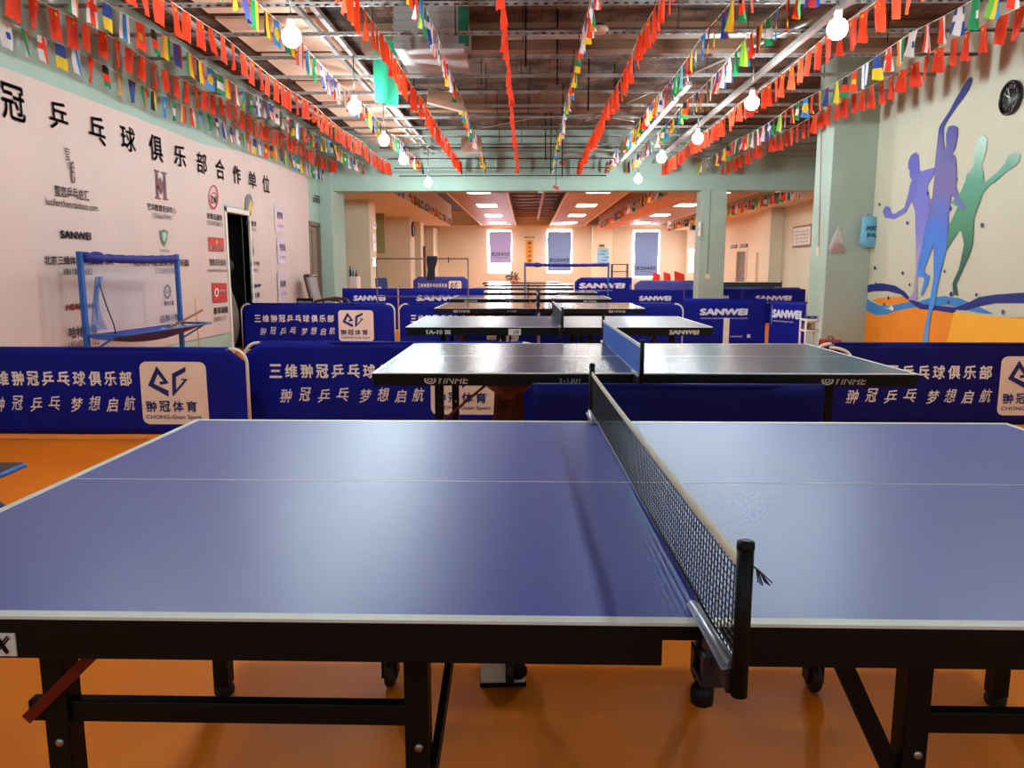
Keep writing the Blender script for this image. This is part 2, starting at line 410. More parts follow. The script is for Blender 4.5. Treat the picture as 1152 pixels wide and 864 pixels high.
struct(r_, 'ceiling_recess_frame', mat('brown steel frame', (150, 110, 88), .5))
struct(MB().bb((XBL, 16.95, 2.95), (-3.05, 31.5, 3.75), .01), 'soffit_left', CREAM)
struct(MB().bb((3.05, 16.95, 2.85), (3.6, 33.2, 3.75), .01), 'soffit_middle', mat('tan soffit paint', (206, 160, 126), .7))
struct(MB().bb((6.15, PY1, 2.9), (XBR, YF, 4.2), .01), 'soffit_right', CREAM)
PANEL = mat('lit light panel', (255, 250, 240), .4, emit=(250, 250, 244), estr=20.0)
base_lp = None
lightY = (19.1, 23.4, 27.9, 32.4)
for X, who in ((-1.2, 'left'), (1.76, 'middle'), (4.72, 'right')):
    for n, Y in enumerate(lightY):
        if base_lp is None:
            e = empty('ceiling_light', (0, 0, 0))
            MB().bb((-.28, -.5, -.012), (.28, .5, 0), .003).obj('diffuser', PANEL, e)
            f_ = MB()
            for lo, hi in (((-.3, -.52, -.016), (-.28, .52, 0)), ((.28, -.52, -.016), (.3, .52, 0)), ((-.3, -.52, -.016), (.3, -.5, 0)), ((-.3, .5, -.016), (.3, .52, 0))): f_.bb(lo, hi)
            f_.obj('frame', WHITE_WALL, e); base_lp = e
        else: e = dup_tree(base_lp)
        e.location = (X, Y, ZC)
        tag(e, 'lit panel %s, in the %s ceiling row of the back room' % (('nearest the camera', 'second from the camera', 'third from the camera', 'closest to the far windows')[n], who), 'ceiling light', 'light panels in the back room ceiling')

# small things of the back room walls
def wall_text(parts, name, m, parent=None, bold=0.0):
    """parts: (string, lower left point, ux, uy, w, h)"""
    mb = MB()
    for s, O, ux, uy, w_, h_ in parts: add_text(mb, s, O, ux, uy, w_, h_, bold)
    return mb.obj(name, m, parent, fix=False)
def flat_y(name, px, Y, th, m, label, cat):
    l, t, r, b = px; p = on_y(l, t, Y); q = on_y(r, b, Y)
    e = empty(name, ((p.x + q.x) / 2, Y, q.z), 0, label, cat)
    MB().bb((-(q.x - p.x) / 2, -th, 0), ((q.x - p.x) / 2, 0, p.z - q.z), .004).obj('panel', m, e)
    return e, q.x - p.x, p.z - q.z
e, W_, H_ = flat_y('hanging_scroll', (590.5, 267, 600.5, 297), YF - .02, .02, mat('cream scroll mount', (226, 196, 150), .7), 'tall calligraphy scroll on the far wall between two windows', 'scroll')
MB().bb((-W_ * .36, -.026, H_ * .04), (W_ * .36, -.02, H_ * .9)).obj('scroll_paper', mat('orange gold paper', (226, 160, 62), .7), e)
mb = MB()
for k, c in enumerate('真人可贺道'): add_text(mb, c, (-W_ * .18, -.03, H_ * (.74 - .165 * k)), (1, 0, 0), (0, 0, 1), W_ * .4, H_ * .1, .04)
mb.obj('brush_writing', INK, e, fix=False)
MB().tube([(-W_ / 2 - .04, -.01, H_), (W_ / 2 + .04, -.01, H_)], .02).obj('scroll_rod', mat('dark scroll wood', (70, 48, 34), .5), e)
e, W_, H_ = flat_y('wall_poster', (672, 279, 684.5, 299.5), 33.96, .015, mat('light blue poster', (150, 205, 232), .5), 'light blue rules poster on the white pier', 'poster')
mb = MB()
for k in range(5): 
    add_text(mb, '乒乓球馆', (-W_ * .38 + W_ * .2 * (k % 3), -.02, H_ * (.1 + .17 * k)), (1, 0, 0), (0, 0, 1), W_ * .5, H_ * .1, .02)
mb.obj('poster_text', mat('mid blue ink', (40, 90, 170), .6), e, fix=False)
e, W_, H_ = flat_y('wall_sign', (674, 275, 680, 277.5), 33.96, .02, mat('orange brown plate', (196, 130, 58), .5), 'small orange-brown plate above the blue poster', 'sign')
mb = MB(); add_text(mb, '规章制度', (-W_ * .42, -.025, H_ * .2), (1, 0, 0), (0, 0, 1), W_ * .84, H_ * .6); mb.obj('sign_text', INK, e, fix=False)
# framed certificate on the back right wall
p = on_x(893, 255, XBR - .02); q = on_x(913, 277, XBR - .02)
e = empty('framed_certificate', (XBR, (p.y + q.y) / 2, q.z), 0, 'red framed white certificate on the cream wall beside the large pillar', 'picture frame')
hy = abs(p.y - q.y) / 2; hz = p.z - q.z
MB().bb((-.04, -hy, 0), (0, hy, hz), .004).obj('frame', mat('red-brown frame wood', (120, 50, 38), .4), e)
MB().bb((-.045, -hy + .06, .05), (-.04, hy - .06, hz - .05)).obj('certificate_paper', mat('white paper', (232, 226, 214), .6), e)
mb = MB()
for k in range(4): add_text(mb, '荣誉证书特此证明', (-.05, hy * .7, hz * (.2 + .16 * k)), (0, -1, 0), (0, 0, 1), hy * 1.4, hz * .08)
mb.obj('certificate_text', INK_SOFT, e, fix=False)
# doors of the back right wall
def door_x(n, px0, px1, ptop, X, leaf):
    y0 = on_x(px0, 300, X).y; y1 = on_x(px1, 300, X).y; zt = on_x((px0 + px1) / 2, ptop, X).z
    o = struct(MB().bb((X - .03, min(y0, y1), 0), (X, max(y0, y1), zt), .004), 'door_%d' % n, leaf)
    yl, yh = min(y0, y1), max(y0, y1); f_ = MB()
    f_.bb((X - .06, yl - .07, 0), (X, yl, zt + .07)); f_.bb((X - .06, yh, 0), (X, yh + .07, zt + .07)); f_.bb((X - .06, yl, zt), (X, yh, zt + .07))
    f_.obj('door_frame', CREAM, o)
    MB().tube([(X - .05, yl + .1, 1.0), (X - .05, yl + .22, 1.0)], .012).obj('door_handle', CHROME, o)
    return o
door_x(1, 830, 840, 283, XBR, mat('dark brown door', (96, 74, 56), .5))
door_x(2, 852.5, 859.5, 284, XBR - .0, mat('tan door', (196, 170, 140), .5))
for n, (a, b, t, l) in enumerate(((822.5, 829, 276, 'dark sign plate above the brown door, nearer the black unit'), (833, 841, 275, 'dark sign plate directly above the brown door'))):
    p = on_x(a, t, XBR - .01); q = on_x(b, t + 3, XBR - .01)
    e = tag(MB().bb((XBR - .03, min(p.y, q.y), q.z), (XBR, max(p.y, q.y), p.z)).obj('door_sign', mat('dark plate', (58, 48, 52), .5)), l, 'sign')
    mb = MB(); add_text(mb, '更衣室', (XBR - .032, max(p.y, q.y) - .05, q.z + .03), (0, -1, 0), (0, 0, 1), abs(p.y - q.y) * .8, (p.z - q.z) * .5); mb.obj('sign_text', PRINT, e, fix=False)
p = on_x(775.5, 281, XBR); q = on_x(780, 306, XBR)
o = struct(MB().bb((XBR - .02, min(p.y, q.y), q.z), (XBR, max(p.y, q.y), p.z)), 'window_4', GLASS_SIDE)
# black unit high in the right corner
p = on_y(811, 248.5, 30.5); q = on_y(822, 258.5, 30.5)
e = empty('wall_unit', ((p.x + q.x) / 2 - .4, 30.5, q.z), 0, 'black air unit high on the back right wall beside the middle pillar', 'air conditioner')
MB().bb((-.9, 0, 0), (.55, .5, p.z - q.z), .02).obj('unit_body', mat('black plastic', (34, 28, 34), .4), e)
b_ = MB()
for k in range(4): b_.bb((-.85, -.01, .05 + k * .06), (.5, 0, .07 + k * .06))
b_.obj('unit_grille', BLACK, e)
# left: green board, clock, pole, strips
p = on_y(424, 239, 24.5); q = on_y(433.5, 285, 24.5)
tag(MB().bb((p.x - .1, 24.45, q.z), (q.x, 24.5, p.z), .005).obj('wall_board', mat('dull green board', (150, 152, 98), .6)), 'dull green board between the two left pilasters', 'board')
c = on_x(464.2, 258, -3.93)
def clock(c, r, nrm, label, nm):
    R = Vector((0, 0, 1)); 
    e = empty(nm, c, 0, label, 'clock')
    sx = nrm
    MB().lathe((0, 0, 0), [(r * .98, 0), (r, sx * .015), (r, sx * .04), (r * .9, sx * .05), (r * .86, sx * .03), (r * .86, 0)], 32, 'X').obj('clock_rim', mat('black clock plastic', (20, 19, 20), .3), e)
    MB().lathe((sx * .012, 0, 0), [(0.001, 0), (r * .87, 0), (r * .87, sx * .012), (0.001, sx * .012)], 32, 'X').obj('clock_face', mat('black clock face', (30, 29, 30), .4), e)
    mb = MB(); ux = Vector((0, -1, 0)) if sx < 0 else Vector((0, 1, 0))
    for h in range(1, 13):
        a = h * PI / 6; s = str(h); w_ = r * (.13 if h < 10 else .22)
        o_ = Vector((sx * .027, 0, 0)) + ux * (math.sin(a) * r * .66 - w_ / 2) + Vector((0, 0, math.cos(a) * r * .66 - r * .1))
        add_text(mb, s, o_, ux, (0, 0, 1), w_, r * .2, .02)
    mb.obj('numeral_ring', PRINT, e, fix=False)
    for (ang, ln, wd) in ((-1.05, .42, .035), (-.42, .6, .024)):
        d = ux * math.sin(ang) + Vector((0, 0, math.cos(ang)))
        MB().bar(Vector((sx * .031, 0, 0)) - d * r * .1, Vector((sx * .031, 0, 0)) + d * r * ln, r * wd * 2, .003, (1, 0, 0)).obj('clock_hand', mat('white hand', (230, 228, 220), .4), e)
    return e
clock(on_x(1139.5, 110, XR), .165, -1, 'round black clock with white numerals high on the mural wall', 'wall_clock')
clock(c, .26, 1, 'round clock on the side of a back left pilaster', 'wall_clock')
a = on_y(477.3, 277, 27.5)
tag(MB().tube([(a.x, 27.5, 0), (a.x, 27.5, a.z)], .045, 10).obj('upright_pole', mat('red-brown pole', (96, 50, 40), .5)), 'dark red-brown pole standing beside the back left pilasters', 'pole')
for k, (pt, pb, l) in enumerate(((250, 258, 'upper pale notice on the side of the nearest back left pilaster'), (262, 283, 'long pale notice on the side of the nearest back left pilaster'), (290, 300, 'lower pale notice on the side of the nearest back left pilaster'))):
    p = on_x(418.5, pt, -3.94); q = on_x(423, pb, -3.94)
    o = MB().bb((-3.94, min(p.y, q.y), q.z), (-3.925, max(p.y, q.y), p.z), .002).obj('wall_notice', mat('glossy white notice', (250, 244, 236), .25)); tag(o, l, 'notice')
    mb = MB(); add_text(mb, '通知', (-3.922, min(p.y, q.y) + .08, (p.z + q.z) / 2 - .04), (0, 1, 0), (0, 0, 1), abs(p.y - q.y) * .7, .09); mb.obj('notice_text', INK_SOFT, o, fix=False)

# left wall doorway and door 2
drk = mat('closet shade black', (30, 24, 22), .9)  # near-black colour stands in for shade, keeping the doorway opening black
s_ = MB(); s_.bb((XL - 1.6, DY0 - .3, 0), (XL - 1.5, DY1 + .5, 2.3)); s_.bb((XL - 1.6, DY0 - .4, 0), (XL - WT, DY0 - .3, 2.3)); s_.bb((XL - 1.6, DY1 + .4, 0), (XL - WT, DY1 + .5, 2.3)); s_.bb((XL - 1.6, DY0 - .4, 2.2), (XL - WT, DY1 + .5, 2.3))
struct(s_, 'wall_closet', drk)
d_ = MB()
for lo, hi in (((XL - WT, DY0 - .07, 0), (XL + .03, DY0, 2.15)), ((XL - WT, DY1, 0), (XL + .03, DY1 + .06, 2.15)), ((XL - WT, DY0 - .07, 2.08), (XL + .03, DY1 + .06, 2.15))): d_.bb(lo, hi, .005)
dr = struct(d_, 'door_3', WHITE_WALL)
d_ = MB().bb((XL - .09, 15.5, 0), (XL - .05, 16.25, 2.16)); d3 = struct(d_, 'door_4', mat('grey-brown wooden door', (150, 128, 110), .5, var=.15, scale=3, stretch=(1, 1, .1)))
d_ = MB()
for lo, hi in (((XL - WT, 15.45, 0), (XL + .02, 15.53, 2.2)), ((XL - WT, 16.22, 0), (XL + .02, 16.3, 2.2)), ((XL - WT, 15.45, 2.12), (XL + .02, 16.3, 2.2))): d_.bb(lo, hi, .004)
d_.obj('door_frame', mat('brown door frame', (120, 100, 84), .5), d3)
MB().bb((XL - .05, 15.83, .15), (XL - .045, 15.9, 2.05)).obj('door_panel', mat('dark door glass', (84, 66, 58), .3), d3)
# clutter in the closet
cl = empty('bagged_bundle', (XL - .45, DY1 - .2, 0), 0, 'grey bundle of bags standing inside the dark doorway', 'bag')
def blob(u, v, r, h):
    a = u * 2 * PI; t = v; rr = r * (math.sin(PI * min(.97, .12 + t * .85)) ** .6) * (1 + .12 * math.sin(a * 3 + t * 5))
    return Vector((rr * math.cos(a), rr * math.sin(a), h * t))
MB().grid(lambda u, v: blob(u, v, .28, 1.25), 20, 14).obj('bag_body', mat('grey sack', (120, 112, 100), .8, var=.2), cl)
MB().grid(lambda u, v: blob(u, v, .2, .3) + Vector((.05, 0, 1.2)), 16, 10).obj('bag_neck', mat('dark sack', (60, 52, 48), .8), cl)
# exit style sign by door 4
p = on_x(352, 222, XL + .01); q = on_x(361, 230, XL + .01)
e = tag(MB().bb((XL, min(p.y, q.y), q.z), (XL + .03, max(p.y, q.y), p.z), .004).obj('wall_plate', mat('grey vent plate', (120, 122, 110), .5)), 'small grey plate on the mint wall above the brown door', 'wall plate')
b_ = MB()
for k in range(3): b_.bb((XL + .03, min(p.y, q.y) + .04, q.z + .03 + k * .05), (XL + .034, max(p.y, q.y) - .04, q.z + .05 + k * .05))
b_.obj('plate_slot', BLACK, e)

# ================================================================== banner on the left wall
XB = XL + .015
bn = empty('wall_banner', (XL, 9.0, .3), 0, 'huge pinkish white sponsor banner with big dark characters covering the left wall', 'banner')
bn_loc = Vector(bn.location)
def put(mb, name, m, parent, fix=False):
    o = mb.obj(name, m, None, fix=fix); o.parent = parent; o.matrix_parent_inverse = Matrix.Translation(-Vector(parent.location)); return o
top_px = [(0, 75), (50, 93), (100, 112), (150, 131), (200, 151), (230, 163), (270, 170), (310, 184), (346, 197)]
tp = [on_x(x, y, XB) for x, y in top_px]
def top_z(Y):
    if Y <= tp[0].y: return tp[0].z
    for a, b in zip(tp, tp[1:]):
        if Y <= b.y: return a.z + (b.z - a.z) * (Y - a.y) / (b.y - a.y)
    return tp[-1].z
mb = MB(); NY = 90
def ban(y0, y1, n, zlo, zhi=None):
    for i in range(n):
        ya = y0 + (y1 - y0) * i / n; yb = y0 + (y1 - y0) * (i + 1) / n
        f = lambda Y: XB + .003 * math.sin(Y * 3.1) + .0025 * math.sin(Y * 9.7) - .002
        za = top_z(ya) if zhi is None else zhi; zb = top_z(yb) if zhi is None else zhi
        v = [mb.bm.verts.new((f(ya), ya, zlo)), mb.bm.verts.new((f(yb), yb, zlo)), mb.bm.verts.new((f(yb) + .003, yb, zb)), mb.bm.verts.new((f(ya) + .003, ya, za))]
        mb.bm.faces.new(v).smooth = True
yend = tp[-1].y
ban(2.0, DY0 - .08, 50, .35); ban(DY0 - .08, DY1 + .07, 6, 2.17); ban(DY1 + .07, yend, 18, .35)
put(mb, 'banner_cloth', mat('pinkish white vinyl banner', (212, 188, 178), .6, var=.03, scale=1.2, bump=.06, bscale=6), bn)
XT = XB + .010
def lw_text(mb, s, x0, y0, x1, y1, bold=.02, shear=0):
    xm = (x0 + x1) / 2; a = on_x(x0, (y0 + y1) / 2, XT).y; b = on_x(x1, (y0 + y1) / 2, XT).y
    z1 = on_x(xm, y0, XT).z; z0 = on_x(xm, y1, XT).z
    add_text(mb, s, (XT, a, z0), (0, 1, 0), (0, 0, 1), b - a, z1 - z0, bold, shear)
def lw_pt(x, y, off=0): p = on_x(x, y, XT + off); return p
mb = MB()
for c, bx in (('冠', (1.5, 95, 28, 136)), ('乒', (55.5, 114.5, 76.5, 146.5)), ('乓', (100, 131, 118.5, 162.5)), ('球', (135.7, 142, 152.5, 170.5)),
              ('俱', (168, 152, 183, 181.5)), ('乐', (196, 163.5, 209.3, 187.7)), ('部', (221.5, 171.5, 232.8, 195.5)), ('合', (242.7, 179, 252.7, 202)),
              ('作', (262.3, 186.5, 271, 207)), ('单', (279.7, 193, 288.5, 212)), ('位', (295.4, 197, 303.3, 217))):
    mb = MB(); lw_text(mb, c, *bx, bold=.022); put(mb, 'title_character', INK, bn)
for k, c in enumerate('三维翀'):
    y = 6.45 - .82 * (3 - k); mb = MB(); add_text(mb, c, (XT, y - .17, 2.44), (0, 1, 0), (0, 0, 1), .33, .35, .022); put(mb, 'title_character', INK, bn)
mb = MB()
for s, bx, bo in (('莹恋乒乓总汇', (62, 211, 100, 223.5), .02), ('luciferchen.taobao.com', (52, 226, 110, 234), .006), ('艺华教育培训中心', (166, 230.5, 198, 238.5), .018), ('15566676967', (172, 241, 194.5, 246.5), 0),
              ('张雄志通信', (233, 240.5, 250, 247.5), .018), ('13504958810', (233.5, 249, 250.5, 254), 0), ('北京三维体育用品有限公司', (50, 288, 128, 298), .02), ('18610876682', (72, 302, 104, 309), .006),
              ('沈阳小鬼当家亲子乐园', (150, 291, 212.5, 299.5), .018), ('13236903800', (175, 301.5, 199, 307.5), 0), ('哈林健身', (77.5, 366, 110, 379), .02), ('18540201122', (77.5, 382, 112, 390), 0),
              ('奥利小镇', (184.5, 338, 195.5, 344), .018), ('品聊小馆', (180.5, 353.5, 202, 362), .018), ('智航天天运动', (236, 291, 254, 299), .018), ('shop464.taobao.com', (233, 302, 257, 307), 0),
              ('豪享瑞福', (240.5, 345, 256.5, 353), .02), ('13889813117', (240.5, 356, 254.5, 361), 0),
              ('某某教育', (276.5, 248, 288.5, 254.5), .018), ('1350400', (279, 256.5, 288.5, 260), 0), ('口腔工作室', (280, 294, 292, 299), .018), ('1864023', (281.5, 302, 290, 306), 0), ('汇空调', (282, 329, 292, 335), .018),
              ('莹', (73, 166, 79, 180), 0), ('恋', (75.5, 182, 79, 190), 0)):
    mb = MB(); lw_text(mb, s, *bx, bold=bo); put(mb, 'sponsor_writing', INK, bn)
mb = MB(); lw_text(mb, 'SANWEI', 68, 260, 102.5, 269.5, .06); put(mb, 'sponsor_wordmark', INK, bn)
# brush stamp, monogram
mb = MB()
P = [lw_pt(x, y) for x, y in ((80, 182), (83, 181.5), (84, 186), (85, 205), (84, 206), (81, 205), (80, 190))]; mb.poly(P)
o_ = put(mb, 'stamp_mark', mat('brown seal ink', (112, 74, 70), .7), bn)
mb = MB()
for k, c in enumerate('乒乓总汇'): lw_text(mb, c, 80.9, 184 + 5.2 * k, 84, 188.4 + 5.2 * k, 0)
for v in mb.bm.verts: v.co.x += .003
put(mb, 'stamp_writing', PRINT, bn)
mb = MB()
for q in (((173.5, 190.5), (179, 192), (179, 194), (177.6, 194), (179, 222), (181, 223), (181, 224.5), (175, 222.5), (175, 221), (176.4, 221), (175.2, 193), (173.5, 192.5)),
          ((182, 193), (188, 194.5), (188, 196), (186.3, 196), (187.8, 223.5), (189.3, 224), (189.3, 225.8), (183.5, 224.5), (183.5, 223), (185, 223), (184, 195.5), (182, 195)),
          ((176.5, 205), (181, 199), (181.6, 203), (184, 206.5), (184, 213), (181.8, 219), (179, 212), (176, 212)),):
    mb.poly([lw_pt(x, y) for x, y in q])
put(mb, 'monogram_mark', mat('plum print ink', (118, 74, 78), .7), bn)
def ring(mb, cx, cy, rx, ry, t, n=28):
    vo = []; vi = []
    for k in range(n):
        a = 2 * PI * k / n
        vo.append(mb.bm.verts.new(lw_pt(cx + rx * math.cos(a), cy + ry * math.sin(a)))); vi.append(mb.bm.verts.new(lw_pt(cx + (rx - t) * math.cos(a), cy + (ry - t * 1.5) * math.sin(a))))
    for k in range(n): mb.bm.faces.new((vo[k], vo[(k + 1) % n], vi[(k + 1) % n], vi[k]))
def disc(mb, cx, cy, rx, ry, off=0, n=24): mb.poly([lw_pt(cx + rx * math.cos(2 * PI * k / n), cy + ry * math.sin(2 * PI * k / n), off) for k in range(n)])
RED_INK = mat('red print', (196, 40, 30), .6)
mb = MB(); ring(mb, 240.3, 222, 5.6, 14, 1.2); ring(mb, 240.6, 225, 3.9, 9, .8); put(mb, 'round_logo', mat('dull red print', (196, 82, 78), .6), bn)
mb = MB(); lw_text(mb, 'ZW', 237.5, 221, 243.8, 229, .03); put(mb, 'round_logo_writing', mat('steel blue print', (60, 70, 100), .6), bn)
mb = MB(); disc(mb, 280.3, 230.5, 4.3, 12.3); put(mb, 'round_logo', mat('grey print', (104, 100, 104), .6), bn)
mb = MB(); mb.poly([lw_pt(x, y, .003) for x, y in ((281, 243), (279, 237), (280, 230), (282, 224), (283.6, 228), (284.4, 234), (283.4, 241))]); put(mb, 'logo_flame', mat('gold print', (206, 170, 70), .6), bn)
mb = MB(); mb.poly([lw_pt(x, y) for x, y in ((180, 259.5), (184.5, 258), (189, 260), (188.5, 268), (185.6, 277.5), (183.6, 276), (181, 268))]); put(mb, 'shield_logo', mat('grey green print', (92, 122, 100), .6), bn)
mb = MB(); mb.poly([lw_pt(x, y, .003) for x, y in ((182.5, 262), (186.5, 261), (187.5, 266), (185.5, 272), (183.5, 270))]); put(mb, 'shield_detail', mat('pale green print', (176, 196, 180), .6), bn)
mb = MB(); lw_text(mb, 'QUETZAL', 180, 280.5, 191, 284, 0); put(mb, 'shield_writing', INK_SOFT, bn)
mb = MB(); mb.poly([lw_pt(x, y) for x, y in ((234, 266.5), (251.8, 268), (252.5, 283.5), (235, 283))]); put(mb, 'red_sign_print', RED_INK, bn); mb = MB(); mb.poly([lw_pt(x, y) for x, y in ((238, 318), (255, 318.5), (256, 339.5), (239.5, 341))])
put(mb, 'red_sign_print', RED_INK, bn)
mb = MB(); lw_text(mb, '真水活动家健', 236, 276.5, 251.5, 282, .02)
for v in mb.bm.verts: v.co.x += .003
put(mb, 'red_sign_writing', PRINT, bn); mb = MB(); lw_text(mb, '豪享瑞', 246.5, 326, 253.5, 330, .02); ring(mb, 243.5, 329, 2.2, 5, .9)
for v in mb.bm.verts: v.co.x += .003
put(mb, 'red_sign_writing', PRINT, bn)
mb = MB(); mb.poly([lw_pt(x, y, .004) for x, y in ((243, 274), (244, 268.5), (245, 271), (245, 275))]); put(mb, 'red_sign_flame', mat('yellow print', (236, 180, 60), .6), bn)
mb = MB(); lw_text(mb, 'HEAD', 74, 341.5, 94, 348.5, .05, .2); put(mb, 'red_wordmark', RED_INK, bn)
mb = MB(); lw_text(mb, '健身俱乐', 95, 341, 109, 347, .03); put(mb, 'purple_wordmark', mat('purple print', (110, 50, 110), .6), bn)
mb = MB(); ring(mb, 188.5, 328, 3.6, 7.5, 1.0)
for k in range(10):
    a = 2 * PI * k / 10; disc(mb, 188.5 + 3.8 * math.cos(a), 328 + 7.8 * math.sin(a), .5, .9, 0, 6)
lw_text(mb, 'AO', 186.8, 326, 190.2, 330, 0); put(mb, 'gear_logo', INK, bn)
mb = MB(); mb.poly([lw_pt(x, y) for x, y in ((284, 267), (284.5, 268), (284.4, 276), (286, 282), (285, 289), (284, 289), (282.5, 283), (283.8, 276))]); put(mb, 'bottle_logo', INK_SOFT, bn)
mb = MB(); lw_text(mb, 'AJKIV', 283, 319.5, 294, 324.5, .05); put(mb, 'blue_wordmark', mat('blue print', (40, 110, 200), .6), bn)
# grey notices glued on the banner
for (t, b, xa, xb, mm, txt, lab) in ((231, 262, 308.5, 320.5, (214, 188, 196), '聚贤斋', 'topmost pale grey notice on the right end of the wall banner'), (267, 297, 311.5, 322, (208, 186, 204), '钓鱼岛', 'middle pale lilac notice on the right end of the wall banner'), (306, 340, 312, 323, (206, 186, 198), '运动馆', 'lowest pale grey notice on the right end of the wall banner')):
    p = on_x(xa, t, XT); q = on_x(xb, b, XT)
    o = MB().bb((XT - .002, min(p.y, q.y), q.z), (XT + .001, max(p.y, q.y), p.z), .001).obj('pasted_notice', mat('notice paper %d' % t, mm, .5)); tag(o, lab, 'notice')
    m2 = MB(); add_text(m2, txt, (XT + .003, min(p.y, q.y) + .12, (p.z + q.z) / 2), (0, 1, 0), (0, 0, 1), .32, .13, .03)
    m2.obj('notice_heading', mat('purple grey ink', (120, 84, 140), .6), o, fix=False); m2 = MB()
    add_text(m2, '13998', (XT + .003, min(p.y, q.y) + .12, (p.z + q.z) / 2 - .14), (0, 1, 0), (0, 0, 1), .32, .05)
    m2.obj('notice_text', mat('purple grey ink', (120, 84, 140), .6), o, fix=False)

# ================================================================== mural on the right wall
mu = empty('wall_mural', (XR, 7.5, .02), 0, 'mural of three player silhouettes over blue waves on an orange ground', 'mural')
def M1(l): return [(980 + x / 6.698, 80 + y / 6.698) for x, y in l]
def M2(l): return [(980 + x / 6.698, 200 + y / 6.698) for x, y in l]
def M3(l): return [(960 + x / 6.0, 290 + y / 6.0) for x, y in l]
def paint(name, m, px, layer):
    X = XR - .003 - .0022 * layer; mb = MB()
    mb.poly([on_x(x, y, X) for x, y in px], (.0018, 0, 0))
    o = put(mb, name, m, mu, True); return o
orange = mat('orange wall paint', (246, 146, 22), .7, var=.06, scale=2); dkblue = mat('deep blue wall paint', (24, 34, 128), .7, var=.15, scale=4); mdblue = mat('mid blue wall paint', (58, 138, 206), .7, var=.1, scale=4)
X0 = XR - .003
def wl(px): return [on_x(x, y, X0) for x, y in px]
# ground: down to the floor and on towards the near end of the wall
tops = wl(M3([(40, 330), (100, 362), (160, 382), (230, 375), (290, 350), (400, 330), (560, 352), (690, 372), (900, 400), (1152, 400)]))
mb = MB(); mb.poly(tops + [Vector((X0, 4.2, tops[-1].z)), Vector((X0, 4.2, .02)), Vector((X0, tops[0].y, .02))], (.0018, 0, 0)); put(mb, 'orange_ground', orange, mu, True)
paint('orange_wedge', orange, M3([(125, 285), (200, 268), (300, 263), (350, 262), (385, 298), (300, 312), (190, 324)]), 0)
paint('blue_wave', mdblue, M3([(50, 252), (110, 290), (170, 320), (240, 327), (330, 305), (440, 295), (520, 270), (620, 258), (720, 275), (830, 322), (945, 378), (870, 374), (760, 352), (640, 320), (520, 326), (400, 336), (290, 357), (230, 381), (160, 389), (100, 366), (48, 332)]), 1)
paint('dark_wave', dkblue, M3([(55, 215), (110, 180), (190, 172), (280, 187), (345, 228), (390, 282), (470, 312), (590, 325), (690, 335), (690, 376), (560, 356), (450, 346), (380, 297), (320, 247), (230, 225), (130, 225), (55, 246)]), 2)
paint('dark_wave', dkblue, M3([(690, 335), (780, 300), (850, 265), (960, 248), (1152, 235), (1300, 225), (1300, 300), (1152, 306), (960, 305), (860, 325), (760, 356), (690, 350)]), 2)
zc = 7.5
purple = grad_mat('violet watercolour', [(0, (150, 134, 190)), (.45, (172, 158, 200)), (.7, (122, 118, 206)), (1, (96, 98, 196))], 'Z', .28, 2.5)
bluef = grad_mat('blue watercolour', [(0, (140, 184, 222)), (.3, (70, 152, 232)), (.55, (66, 118, 220)), (.68, (112, 94, 160)), (.82, (100, 92, 160)), (.93, (30, 36, 140)), (1, (20, 24, 120))], 'Z', -.05, 3.1)
greenf = grad_mat('green watercolour', [(0, (24, 66, 66)), (.35, (34, 92, 76)), (.6, (70, 140, 100)), (.8, (84, 160, 130)), (1, (190, 226, 208))], 'Z', .5, 2.6)
paint('violet_player', purple, M1([(335, 610), (355, 640), (362, 740), (372, 755), (480, 725), (475, 770), (440, 830)]) + M2([(420, 60), (425, 130), (445, 170), (440, 240), (400, 400), (385, 500), (350, 660), (345, 745), (348, 850)])
      + M3([(430, 200), (430, 290), (365, 285), (405, 230)]) + M2([(322, 850), (335, 700), (335, 500), (330, 250), (310, 190), (300, 172), (260, 260), (170, 312), (130, 303), (105, 304), (88, 262), (98, 224), (118, 213), (140, 226), (150, 262), (175, 272), (250, 225), (280, 120), (290, 60), (303, 20)])
      + M1([(310, 830), (290, 790), (290, 750), (277, 730), (280, 680), (300, 635)]), 3)
paint('green_player', greenf, M1([(845, 482), (875, 515), (865, 600), (845, 670), (825, 705), (845, 770), (850, 845), (960, 752), (1010, 690), (1030, 640), (1080, 612), (1118, 625), (1115, 680), (1080, 720), (1030, 745), (980, 790), (920, 850)])
      + M2([(930, 20), (840, 110), (830, 150), (800, 230), (775, 300), (765, 500), (740, 580), (690, 690), (650, 780), (640, 805), (648, 850)]) + M3([(706, 255), (675, 250)])
      + M2([(612, 800), (622, 770), (660, 690), (700, 500), (680, 410), (665, 395), (620, 460), (565, 545), (580, 420), (590, 350), (650, 220), (600, 188), (680, 100), (700, 40)]) + M1([(705, 845), (720, 780), (770, 715), (780, 650), (790, 560), (810, 495)]), 3)
